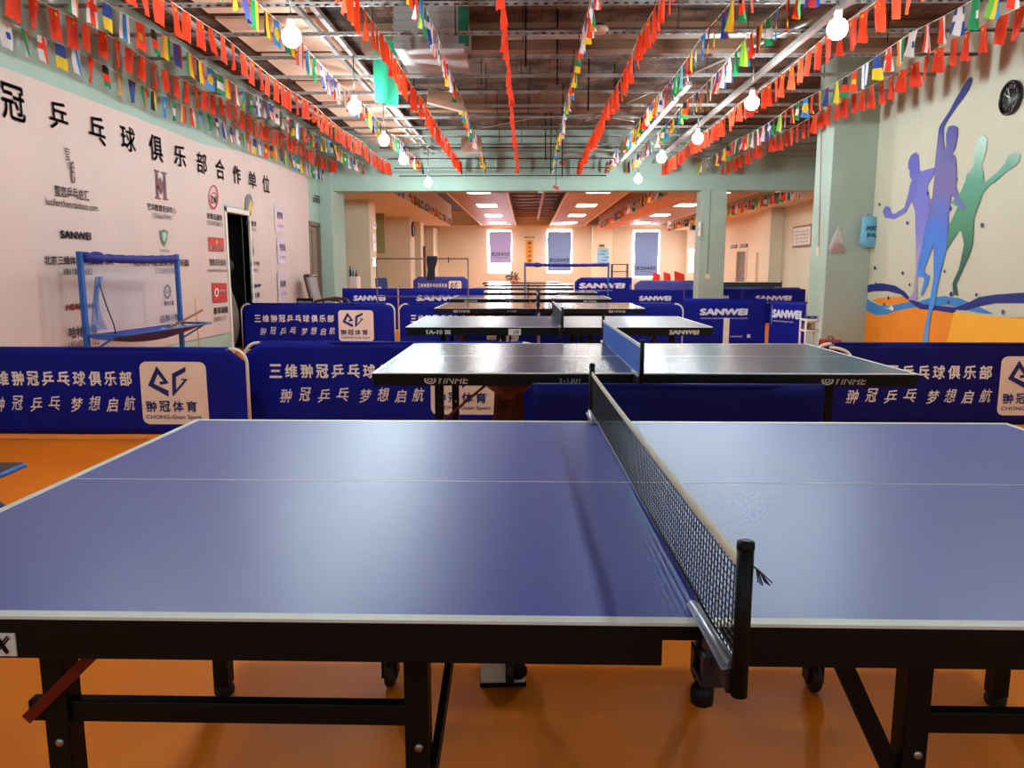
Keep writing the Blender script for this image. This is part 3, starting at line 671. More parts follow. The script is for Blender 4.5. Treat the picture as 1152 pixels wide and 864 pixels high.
paint('blue_player', bluef, M1([(750, 45), (758, 70), (735, 140), (690, 205), (655, 250), (600, 330), (560, 390), (543, 430), (545, 540), (553, 605), (566, 560), (563, 480), (580, 420), (615, 408), (650, 425), (650, 490), (630, 580), (607, 625), (632, 645), (640, 720), (640, 800)])
      + M2([(650, 5), (632, 60), (660, 140), (700, 205), (702, 252), (650, 200), (607, 120), (590, 200), (600, 235), (580, 260), (580, 380), (565, 540), (530, 680), (515, 740), (492, 850)])
      + M3([(550, 310), (525, 375), (508, 480), (505, 578), (465, 578), (480, 470), (505, 370), (515, 290)]) + M2([(455, 850), (470, 740), (470, 600), (470, 492), (440, 580), (397, 690), (402, 710), (440, 740), (425, 800), (395, 864), (385, 890), (370, 880), (400, 770), (393, 746), (345, 745), (350, 660), (385, 500), (400, 400), (440, 240), (428, 200), (460, 150), (473, 20)])
      + M1([(475, 845), (480, 700), (495, 560), (510, 430), (530, 390), (590, 300), (640, 205), (690, 120), (735, 55)]), 4)
drops = M2([(62, 200), (270, 340), (425, 118), (833, 357), (235, 718), (27, 680), (553, 705), (598, 232)]) + M3([(235, 270), (208, 315), (658, 245), (828, 250), (1007, 365), (640, 300), (152, 178), (378, 182)])
for n, (x, y) in enumerate(drops):
    r = (1.1, 2.0) if n not in (3, 10, 12) else (1.6, 2.8)
    paint('paint_drop', dkblue if n % 3 else mat('slate wall paint', (70, 80, 130), .7), [(x + r[0] * math.cos(2 * PI * k / 10), y + r[1] * math.sin(2 * PI * k / 10)) for k in range(10)], 5)
q = M3([(208, 338), (240, 340), (255, 322), (272, 340), (268, 360), (235, 345)])
paint('bird_shape', mat('white wall paint', (236, 232, 224), .7), q, 5)

# ================================================================== lamps
BULB = mat('lit warm white bulb', (255, 246, 230), .3, emit=(228, 249, 255), estr=230.0)
base_b = None
def bulb(P, label):
    global base_b
    if base_b is None:
        e = empty('hanging_bulb')
        MB().lathe((0, 0, 0), [(.004, -.058), (.026, -.053), (.046, -.036), (.057, -.012), (.059, .006), (.053, .03), (.038, .049), (.024, .058)], 20).obj('bulb_globe', BULB, e)
        MB().lathe((0, 0, 0), [(.022, .056), (.022, .10), (.018, .125), (.006, .13)], 14).obj('bulb_socket', mat('grey-white bulb socket', (170, 160, 150), .4), e)
        MB().tube([(0, 0, .13), (0, 0, .13 + 1)], .004, 6).obj('bulb_cord', mat('grey lamp cord', (70, 64, 62), .6), e)
        base_b = e
    else: e = dup_tree(base_b)
    e.location = P; e.scale = (1.2, 1.2, 1.2); tag(e, label, 'light bulb', 'bulbs hanging on cords from the front ceiling')
    for ch in e.children:
        if ch.name.startswith('bulb_cord'): L_ = (3.5 - P.z) / 1.2 - .13; ch.scale = (1, 1, L_); ch.location.z = .13 - .13 * L_
ordn = ('nearest', 'second nearest', 'third', 'fourth', 'farthest')
LB = [(328, 42, 6.0), (399, 121, 8.5), (432, 158, 10.9), (454, 180, 13.2), (482, 206, 15.2)]
RB = [(942, 33, 5.8), (846, 116, 8.3), (785, 156, 10.7), (744, 178, 12.6), (718, 202, 15.0)]
for k, (x, y, Y) in enumerate(LB): bulb(on_y(x, y, Y), '%s glowing bulb of the left row hanging under the ceiling joists' % ordn[k])
for k, (x, y, Y) in enumerate(RB): bulb(on_y(x, y, Y), '%s glowing bulb of the right row hanging under the ceiling joists' % ordn[k])
for k, Y in enumerate((3.5, -2.2)):
    bulb(Vector((-1.9, Y, 2.97)), 'glowing bulb of the left row %s, out of the frame' % ('above the foreground table', 'behind the photographer')[k])
    bulb(Vector((2.35, Y, 2.97)), 'glowing bulb of the right row %s, out of the frame' % ('above the foreground table', 'behind the photographer')[k])

# ================================================================== bunting
def fm(n, c): return mat('flag ' + n, c, .7, var=.05, transl=.35)
FC = {'r': fm('red', (250, 62, 20)), 'y': fm('yellow', (246, 206, 40)), 'b': fm('blue', (44, 70, 150)), 's': fm('sky blue', (52, 140, 214)), 'w': fm('white', (236, 226, 222)),
      'g': fm('green', (26, 140, 80)), 'k': fm('black', (38, 34, 34)), 'o': fm('orange', (242, 132, 34)), 'm': fm('maroon', (150, 28, 36)), 'l': fm('lime', (120, 190, 60))}
KEYS = list(FC); FMATS = [FC[k] for k in KEYS]
def pat_v(s): return lambda i, j: s[min(len(s) - 1, int(i / 6 * len(s)))]
def pat_h(s): return lambda i, j: s[min(len(s) - 1, int(j / 8 * len(s)))]
def pat_disc(bg, fg, r=1.5): return lambda i, j: fg if (i - 2.5) ** 2 + ((j - 3.5) * .9) ** 2 < r * r + .4 else bg
def pat_cross(bg, fg): return lambda i, j: fg if i in (2, 3) or j in (2, 3) else bg
def pat_canton(c, a, b): return lambda i, j: c if (j < 4 and i < 3) else (a if i % 2 else b)
PATS = [pat_v('kyr'), pat_disc('s', 'y'), pat_h('gwg'), pat_v('yrm'), pat_v('rwr'), pat_v('sylg'), pat_disc('g', 'w', 1.0), pat_cross('b', 'w'), pat_v('bwr'), pat_canton('b', 'r', 'w'), pat_disc('w', 'b', 1.2),
        pat_v('gwo'), pat_cross('w', 'r'), pat_h('bbyy'), pat_v('wsw'), pat_disc('r', 'y', 1.2), pat_h('kkrrgg'), pat_v('oyg'), pat_v('bmb'), pat_v('gyr')]
def flag_mesh(pat, curl, nm):
    mb = MB(); W_, H_ = .125, .22; a, ph = curl
    P = lambda i, j: Vector(((i / 6 - .5) * W_ * (1 - .06 * a * 20 * (j / 8)), a * math.sin(i / 6 * 4 + ph + j / 8 * 1.5) * (j / 8) + .3 * a * math.sin(i / 6 * 6 + ph), -j / 8 * H_ + .012 * math.sin(ph + i) * (j / 8)))
    V = [[mb.bm.verts.new(P(i, j)) for j in range(9)] for i in range(7)]
    for i in range(6):
        for j in range(8):
            f = mb.bm.faces.new((V[i][j], V[i + 1][j], V[i + 1][j + 1], V[i][j + 1])); f.smooth = True; f.material_index = KEYS.index(pat(i, j))
    return mb.mesh(nm, FMATS)
def red_flag_mesh(curl, nm):
    mb = MB(); W_, H_ = .14, .24; a, ph = curl
    P = lambda u, v, d=0: Vector(((u - .5) * W_ * (1 - 1.2 * a * v), a * math.sin(u * 4 + ph + v * 1.5) * v + .3 * a * math.sin(u * 6 + ph) + d, -v * H_ + .012 * math.sin(ph + u * 6) * v))
    mb.mi = KEYS.index('r'); mb.grid(lambda u, v: P(u, v), 6, 8)
    mb.mi = KEYS.index('y')
    def star(cu, cv, r):
        for s in (-.0015, .0015):
            mb.poly([P(cu + (r if k % 2 == 0 else r * .4) * math.cos(k * PI / 5) / W_, cv + (r if k % 2 == 0 else r * .4) * math.sin(k * PI / 5) / H_, s) for k in range(10)])
    star(.76, .15, .022)
    for cu, cv in ((.48, .09), (.40, .17), (.42, .27), (.52, .35)): star(cu, cv, .008)
    return mb.mesh(nm, FMATS)
CURLS = [(.012, .3), (.022, 1.7), (.03, 3.2), (.018, 4.6)]
REDM = [red_flag_mesh(c, 'red_flag_%d' % i) for i, c in enumerate(CURLS)]
MULM = [[flag_mesh(p, c, 'nation_flag') for c in CURLS[:3]] for p in PATS]
STRING = mat('white bunting cord', (226, 218, 206), .6)
def bunting(X, Z, y0, y1, red, label, step=.25, sag=.05, phase=0, size=1.0, group='flag bunting under the front ceiling', dx=0.0):
    e = empty('flag_bunting', (X, y0, Z), 0, label, 'bunting', group)
    span = (y1 - y0) / max(1, round((y1 - y0) / 3.2))
    def pz(t): u = (t % span) / span; return -sag * 4 * u * (1 - u)
    n = int((y1 - y0) / .4)
    MB().tube([(dx * (k / n), (y1 - y0) * k / n, pz((y1 - y0) * k / n * .9999)) for k in range(n + 1)], .004, 5).obj('cord', STRING, e)
    t = .12; k = phase
    while t < y1 - y0 - .1:
        me = REDM[random.randrange(4)] if red else MULM[k % len(MULM)][random.randrange(3)]
        f = bpy.data.objects.new('flag', me); COL.objects.link(f); f.parent = e
        f.location = (dx * t / (y1 - y0), t, pz(t) - .002)
        f.rotation_euler = (random.uniform(-.1, .1), random.uniform(-.06, .06), PI / 2 + random.uniform(-.16, .16)); f.scale = (size, size, size * random.uniform(.95, 1.05))
        k += 1; t += step * random.uniform(.94, 1.06)
YE = 16.42
BUNT = [(-3.95, 3.46, True, 'string of red flags running close along the left wall, second string out from it'), (-4.2, 3.29, False, 'lowest string of mixed flags right against the left wall'),
        (-3.37, 3.42, False, 'string of mixed flags third out from the left wall'), (-2.83, 3.42, True, 'string of red flags fourth out from the left wall'),
        (-2.17, 3.43, False, 'string of mixed flags beside the left row of bulbs'), (-1.35, 3.43, True, 'string of red flags in front of the green hanging cloth'),
        (-.84, 3.43, False, 'string of mixed flags just left of the central red string'), (-.2, 3.45, True, 'red string seen nearly edge on down the middle of the ceiling'),
        (.5, 3.43, False, 'string of mixed flags just right of the central red string'), (1.04, 3.43, True, 'string of red flags second to the right of the central red string'),
        (1.62, 3.42, False, 'string of mixed flags above the pale metal tray'), (2.05, 3.42, False, 'string of mixed flags left of the right row of bulbs'),
        (2.77, 3.42, True, 'string of red flags passing the right row of bulbs'), (3.5, 3.41, False, 'string of mixed flags nearest the mural but one, in front of the large pillar'),
        (4.0, 3.42, True, 'string of red flags nearest the mural wall')]
for n, (X, Z, red, lab) in enumerate(BUNT):
    bunting(X, Z, 4.6, YE, red, lab, .25, .05, n * 3)
G2 = 'flag bunting in the back room'
bunting(-2.98, 3.16, 17.2, 31.2, False, 'back room flag string along the left soffit', .24, .01, 2, 1.05, G2)
bunting(2.98, 3.10, 17.2, 33.0, False, 'back room flag string along the middle soffit', .22, .01, 5, 1.1, G2)
bunting(6.08, 3.10, 17.2, 34.0, False, 'back room flag string along the right soffit', .22, .01, 9, 1.2, G2)

# ================================================================== table tennis tables
def top_mat(name, rgb, rough, spec=.5, var=.05):
    m = mat(name, rgb, rough, var=var, scale=2.0, bump=.03, bscale=120, spec=spec)
    return m
BLUE_TOP = top_mat('matt blue table top', (30, 54, 162), .42, .85)
SLATE_TOP = top_mat('dark slate blue table top', (44, 68, 98), .24, .4)
GREY_TOP = top_mat('slate table top', (70, 84, 116), .3, .45)
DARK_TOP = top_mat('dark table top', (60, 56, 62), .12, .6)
TAG_W = mat('white sticker', (226, 220, 214), .5)
def seg_logo(mb, s, x, z, w, h, y, bold=.03, shear=0.0, ring_=False):
    if ring_:
        n = 20; cx = x + h * .75; cz = z + h / 2
        for (ro, ri) in ((1.0, .72), (.5, .28)):
            vo = [mb.bm.verts.new((cx + h * .8 * ro * math.cos(2 * PI * k / n), y, cz + h * .55 * ro * math.sin(2 * PI * k / n))) for k in range(n)]
            vi = [mb.bm.verts.new((cx + h * .8 * ri * math.cos(2 * PI * k / n), y, cz + h * .55 * ri * math.sin(2 * PI * k / n))) for k in range(n)]
            for k in range(n): mb.bm.faces.new((vo[k], vo[(k + 1) % n], vi[(k + 1) % n], vi[k]))
        x += h * 1.75; w -= h * 1.75
    add_text(mb, s, (x, y, z), (1, 0, 0), (0, 0, 1), w, h, bold, shear)
def leg(e, u, v, w=.045, d=.05, foot=True):
    b = MB().bb((u - w / 2, v - d / 2, .03 if foot else .0), (u + w / 2, v + d / 2, .69), .003).obj('leg', BLACK, e)
    MB().lathe((u, v, 0), [(.026, 0), (.03, .006), (.03, .022), (.02, .034), (.014, .05)], 14).obj('levelling_foot', mat('black rubber', (20, 20, 22), .7), b)
    MB().lathe((u + .004, v - d / 2 - .004, .40), [(.001, 0), (.008, 0), (.008, .005), (.001, .005)], 8, 'Y').obj('bolt', CHROME, b)
def caster(e, u, v):
    b = MB(); b.bar((u, v, .1), (u, v, .69), .028, .028); b.bb((u - .024, v - .02, .035), (u - .018, v + .03, .13)); b.bb((u + .018, v - .02, .035), (u + .024, v + .03, .13)); b.bb((u - .024, v - .02, .12), (u + .024, v + .03, .13))
    b = b.obj('caster_fork', BLACK, e)
    MB().lathe((u - .014, v + .005, .05), [(.012, 0), (.046, .001), (.05, .006), (.05, .022), (.046, .027), (.012, .028)], 20, 'X').obj('caster_wheel', mat('black wheel rubber', (26, 26, 28), .5), b)
    MB().lathe((u - .016, v + .005, .05), [(.001, 0), (.018, 0), (.018, .032), (.001, .032)], 12, 'X').obj('wheel_hub', mat('grey wheel hub', (120, 118, 116), .4), b)
def table(label, X, Y0, rot, topm, legs_f, legs_b, logos=(), casters=(), bars=True, scale_u=1.0, ap=.066, near=False, brace='red', vf=.27, vb=.27, gap=(.003, .003), barz=.455):
    e = empty('table_tennis_table', (X, Y0 + .7625, 0), rot, label, 'table')
    hv = .7625
    for s in (-1, 1):
        x0, x1 = sorted((0.0, s * 1.37 * scale_u))
        t = MB(); t.bb((x0, -hv, .733), (x1, hv, .757)); t.mi = 1; t.bb((x0 + (.001 if s < 0 else 0), -hv + .001, .7565), (x1 - (.001 if s > 0 else 0), hv - .001, .7600))
        t = t.obj('tabletop', [BLACK, topm], e)
        ln = MB(); zz = .7604; tw = .02
        ln.bb((x0, -hv - .0006, .7555), (x1, -hv + tw, zz)); ln.bb((x0, hv - tw, .7555), (x1, hv + .0006, zz))
        xe0, xe1 = (x0, x0 + tw) if s < 0 else (x1 - tw, x1)
        ln.bb((xe0, -hv + tw, .7555), (xe1, hv - tw, zz)); ln.bb((x0 if s > 0 else x0 + tw, -.0015, .7598), (x1 if s < 0 else x1 - tw, .0015, zz))
        ln.obj('edge_line', WHITE_LINE, t)
        a = MB(); xi = s * gap[0 if s < 0 else 1]; xa0, xa1 = sorted((xi, s * 1.365 * scale_u))
        a.bb((xa0, -hv + .004, .757 - ap), (xa1, -hv + .03, .735), .002); a.bb((xa0, hv - .03, .757 - ap), (xa1, hv - .004, .735), .002)
        a.bb((xa0, -hv + .03, .757 - ap), (xa0 + .026, hv - .03, .735), .002); a.bb((xa1 - .026, -hv + .03, .757 - ap), (xa1, hv - .03, .735), .002)
        a.bb((xa0, -.02, .757 - ap), (xa1, .02, .735))
        a.obj('apron_frame', BLACK, e)
    vF = -hv + vf; vB = hv - vb
    for u in legs_f: leg(e, u, vF)
    for u in legs_b: leg(e, u, vB)
    for s in (-1, 1):
        f_ = sorted([u for u in legs_f if u * s > 0], key=abs); b_ = sorted([u for u in legs_b if u * s > 0], key=abs)
        if bars and len(f_) > 1:
            MB().bar((f_[0], vF, barz), (f_[-1] + s * (.06 if near else .03), vF, barz), .026, .042, bev=.003).obj('crossbar', BLACK, e)
            u1 = f_[-1]
            MB().bar((u1 + s * (.05 if near else .02), vF - .03, barz - .004), (u1 - s * .22, vF - .03, .71), .021, .012, (0, 1, 0)).obj('folding_brace', RED_STEEL if (brace == 'red' and s < 0) or brace == 'both' else BLACK, e)
            if brace == 'red' and s > 0:
                MB().bar((f_[0] - .01, vF - .005, .31), (f_[0] - .2, vF - .005, .70), .034, .014, (0, 1, 0)).obj('folding_brace', BLACK, e)
            else:
                MB().bar((f_[0] + .028 * -s, vF + .0, .34), (f_[0] + .07 * -s, vF + .42, .70), .014, .03).obj('folding_brace', BLACK, e)
        elif f_ and b_:
            MB().bar((f_[-1], vF, .16), (f_[-1], vB, .16), .026, .036).obj('crossbar', BLACK, e)
            MB().bar((f_[-1] + s * .01, vF - .01, .44), (f_[-1] - s * .3, vF - .01, .70), .012, .026, (0, 1, 0)).obj('folding_brace', RED_STEEL, e)
        if b_: MB().bar((s * .1, vB, .60), (b_[-1], vB, .60), .026, .036).obj('crossbar', BLACK, e)
    for u, v in casters: caster(e, u, v)
    for (s, u, w_, h_, sh, rg, bo) in logos:
        mb = MB(); seg_logo(mb, s, u, .757 - ap + (ap - h_) * .5 - .002, w_, h_, -hv + .0025, bo, sh, rg)
        mb.obj('apron_logo', TAG_W, e, fix=False)
    return e
def net(label, X, Y0, rot, off, style):
    """a clamp-on net across the middle of a table"""
    e = empty('table_net', (X + off, Y0 + .7625, .7612), rot, label, 'net')
    H_ = .1525; L_ = .90
    if style == 'mesh':
        NET = mat('black net cord', (22, 22, 26), .7)
        mb = MB(); n = 112; m = 12
        sag = lambda t: -.006 * (1 - t * t)
        xw = lambda y, z: .010 * math.sin(y * 3) * (1 - z / H_) * .3
        for k in range(n + 1):
            y = -L_ + 2 * L_ * k / n; t = y / L_
            mb.bar((xw(y, .004), y, .004), (xw(y, H_ - .008), y, H_ - .008 + sag(t)), .0016, .0016)
        for j in range(m + 1):
            z = .004 + (H_ - .014) * j / m
            for k in range(24):
                ya = -L_ + 2 * L_ * k / 24; yb = -L_ + 2 * L_ * (k + 1) / 24
                mb.bar((xw(ya, z), ya, z + sag(ya / L_) * j / m), (xw(yb, z), yb, z + sag(yb / L_) * j / m), .0015, .0015)
        mb.obj('netting', NET, e)
        tp = MB().grid(lambda u, v: Vector((.004 * math.cos(v * PI * 2), -L_ + 2 * L_ * u, H_ - .008 + sag(2 * u - 1) + .0095 * math.sin(v * PI * 2))), 30, 8)
        tp.obj('net_tape', mat('cream net tape', (248, 234, 206), .7), e)
        MB().tube([(0, -L_, .003), (0, L_, .003)], .0022, 5).obj('bottom_cord', BLACK, e)
    else:
        C_ = {'blue': mat('blue net cloth', (52, 106, 206), .7, var=.25, scale=30, alpha=.93), 'black': mat('dark net cloth', (34, 44, 46), .7, alpha=.95)}[style]
        MB().bb((-.0015, -L_, .002), (.0015, L_, H_ - .012)).obj('netting', C_, e)
        MB().bb((-.004, -L_, H_ - .014), (.004, L_, H_ + .002), .001).obj('net_tape', mat('white net tape', (228, 226, 220), .6), e)
    for s in (-1, 1):
        p = MB().tube([(0, s * (L_ + .008), -.03), (0, s * (L_ + .008), H_ + .018)], .011, 12).obj('net_post', BLACK, e)
        MB().lathe((0, s * (L_ + .008), H_ + .018), [(.0112, 0), (.0118, .002), (.0112, .01), (.006, .012)], 12).obj('post_cap', BLACK, p)
        c = MB(); c.bb((-.022, min(s * .70, s * .9), .0004), (.006, max(s * .70, s * .9), .004), .001)
        c.tube([(-.016, s * .715, .008), (-.013, s * .8, .009), (-.008, s * .9, .008)], .007, 8)
        c.obj('clamp_plate', mat('bright steel clamp', (170, 174, 188), .3, metal=.7), e)
        c = MB(); c.bb((-.016, min(s * .775, s * .905), -.03), (.002, max(s * .775, s * .905), .002), .002); c.bb((-.03, min(s * .775, s * .83), -.066), (.004, max(s * .775, s * .83), -.056), .002); c.bb((-.026, min(s * .81, s * .83), -.06), (.0, max(s * .81, s * .83), -.02), .002)
        c.tube([(-.016, s * .79, -.085), (-.016, s * .79, -.03)], .006, 8)
        c.obj('clamp_bracket', mat('dark blue-black clamp', (20, 22, 40), .4), e)
        MB().lathe((-.016, s * .79, -.115), [(.009, 0), (.017, .004), (.018, .026), (.01, .034)], 8).obj('clamp_knob', BLACK, e)
    if style == 'mesh':
        fr = MB()
        for k in range(7): fr.tube([(0, -L_ - .012, H_ + .004), (.012 + .002 * k, -L_ - .016 + .002 * k, H_ - .004 - .002 * k), (.014 + .003 * k, -L_ - .02, H_ - .022 - .002 * (k % 3))], .0008, 4)
        fr.obj('frayed_string', BLACK, e)
    return e
YIN = lambda u: ('YINHE', u, .225, .038, .28, True, .018)
# fitted positions of the row of tables, near to far
T = [(.239, 1.085, -.004), (.585, 3.825, .005), (.278, 6.842, .012), (.166, 10.01, -.006), (.063, 13.076, -.007), (.123, 16.338, .001)]
t1 = table('large blue table with white edge lines in the foreground', *T[0], BLUE_TOP, (-1.12, -.44, .48, 1.12), (-1.16, 1.16), casters=((-.66, .36), (-.29, .385), (.64, .36), (.30, .385)), scale_u=1.0217, vf=.25, vb=.457, ap=.068, near=True, gap=(.03, .085))
pl = MB().bb((-1.062, -.7625 + .0005, .694), (-1.02, -.7625 + .004, .732), .001).obj('maker_plate', TAG_W, t1)
mb = MB(); add_text(mb, 'X', (-1.056, -.7625 - .0004, .698), (1, 0, 0), (0, 0, 1), .03, .03, .08, .2); mb.obj('plate_letter', BLACK, pl, fix=False)
net('black net with cream tape and frayed string on the large blue foreground table', .239, 1.085, .0235, .019, 'mesh')
t2 = table('dark slate table with silver apron logos, second in the row, blue net across it', *T[1], SLATE_TOP, (-1.06, 1.03), (-1.06, 1.06), (YIN(-1.105), YIN(.89), ('Y-1301', -.43, .11, .028, 0, False, .01)), ap=.062)
net('blue net with white tape on the second table', .585, 3.825, .005, -.035, 'blue')
t3 = table('grey-blue table with white paper tag on its apron, third in the row', *T[2], GREY_TOP, (-1.06, -.5, .3, 1.06), (-1.06, .2, 1.06), (('TA-10', -1.20, .16, .05, 0, False, .05), ('図', -1.02, .05, .05, 0, False, .05), ('SANWEI', .98, .27, .05, .1, False, .07)), ap=.075, brace='both', barz=.3)
net('dark net standing on the third table', .278, 6.842, .012, .02, 'black')
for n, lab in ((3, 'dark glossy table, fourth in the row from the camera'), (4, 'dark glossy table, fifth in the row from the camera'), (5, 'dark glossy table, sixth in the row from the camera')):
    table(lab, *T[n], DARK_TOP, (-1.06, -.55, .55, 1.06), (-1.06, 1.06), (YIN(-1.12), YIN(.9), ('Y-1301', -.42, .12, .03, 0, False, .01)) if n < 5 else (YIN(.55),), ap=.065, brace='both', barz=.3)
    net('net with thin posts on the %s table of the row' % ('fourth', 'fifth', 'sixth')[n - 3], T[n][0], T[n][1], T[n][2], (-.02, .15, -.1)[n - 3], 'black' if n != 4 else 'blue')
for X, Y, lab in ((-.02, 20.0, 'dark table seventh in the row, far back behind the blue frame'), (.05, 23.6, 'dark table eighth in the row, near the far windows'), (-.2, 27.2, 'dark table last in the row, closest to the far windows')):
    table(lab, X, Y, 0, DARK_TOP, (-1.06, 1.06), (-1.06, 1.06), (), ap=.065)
table('dark table end-on at the back right, net across it beyond the green pillar', 5.75, 19.6, PI / 2, DARK_TOP, (-1.06, 1.06), (-1.06, 1.06), ())
net('pale net on the end-on table at the back right', 5.75, 19.6, PI / 2, 0, 'black')
# paper tags on the third table, box under the first
q = on_y(572, 377, 6.83); r = on_y(586, 370, 6.83)
o = MB().bb((q.x, 6.822, q.z), (r.x, 6.826, r.z)).obj('paper_tag', TAG_W); tag(o, 'white numbered paper stuck on the apron of the third table', 'paper')
mb = MB(); add_text(mb, '2号', ((q.x + r.x) / 2 - .01, 6.820, q.z + .01), (1, 0, 0), (0, 0, 1), .05, .035, .02); mb.obj('tag_writing', INK, o, fix=False)
c = on_z(565, 773, 0)
bx = empty('floor_box', (c.x, c.y + .06, 0), .05, 'small white box with black base on the floor under the foreground table', 'box')
MB().bb((-.07, -.06, .012), (.07, .06, .1), .006).obj('box_body', mat('white plastic', (226, 222, 210), .4), bx)
MB().bb((-.072, -.062, 0), (.072, .062, .014), .003).obj('box_base', BLACK, bx)
MB().lathe((.045, -.068, .055), [(.004, 0), (.026, 0), (.03, .004), (.026, .01), (.004, .01)], 16, 'Y').obj('box_dial', BLACK, bx)
# brown coat hanging on the second table's bar
ct = empty('hanging_coat', (-.11, 4.62, .43), 0, 'brown coat with hood hanging over the bar under the second table', 'coat')
BR = mat('brown wool cloth', (92, 52, 34), .9, var=.25, scale=12, bump=.3, bscale=30)
def coat(u, v):
    a = u * 2 * PI; w_ = .105 * (1 - .25 * (1 - v)) ; 
    return Vector((w_ * math.cos(a) * (1 + .08 * math.sin(a * 7)), .05 * math.sin(a) * (1 + .2 * math.sin(a * 5 + v * 3)) - .0, -.36 + .54 * (1 - v) + .01 * math.sin(a * 6)))
mb = MB(); mb.grid(coat, 40, 10); mb.obj('coat_body', BR, ct)
def hood(u, v):
    a = u * 2 * PI
    r = math.sin(PI * (.06 + v * .88)) ** .7
    return Vector((.135 * r * math.cos(a) * (1.0 + .1 * math.sin(3 * a)), -.03 + .075 * r * math.sin(a), .09 + .14 * v - .07 * (abs(math.cos(a)) < .4) * (1 - v) * r))
mb = MB(); mb.grid(hood, 32, 12); mb.obj('coat_hood', mat('brown lining cloth', (128, 84, 56), .85, var=.25, scale=10), ct)

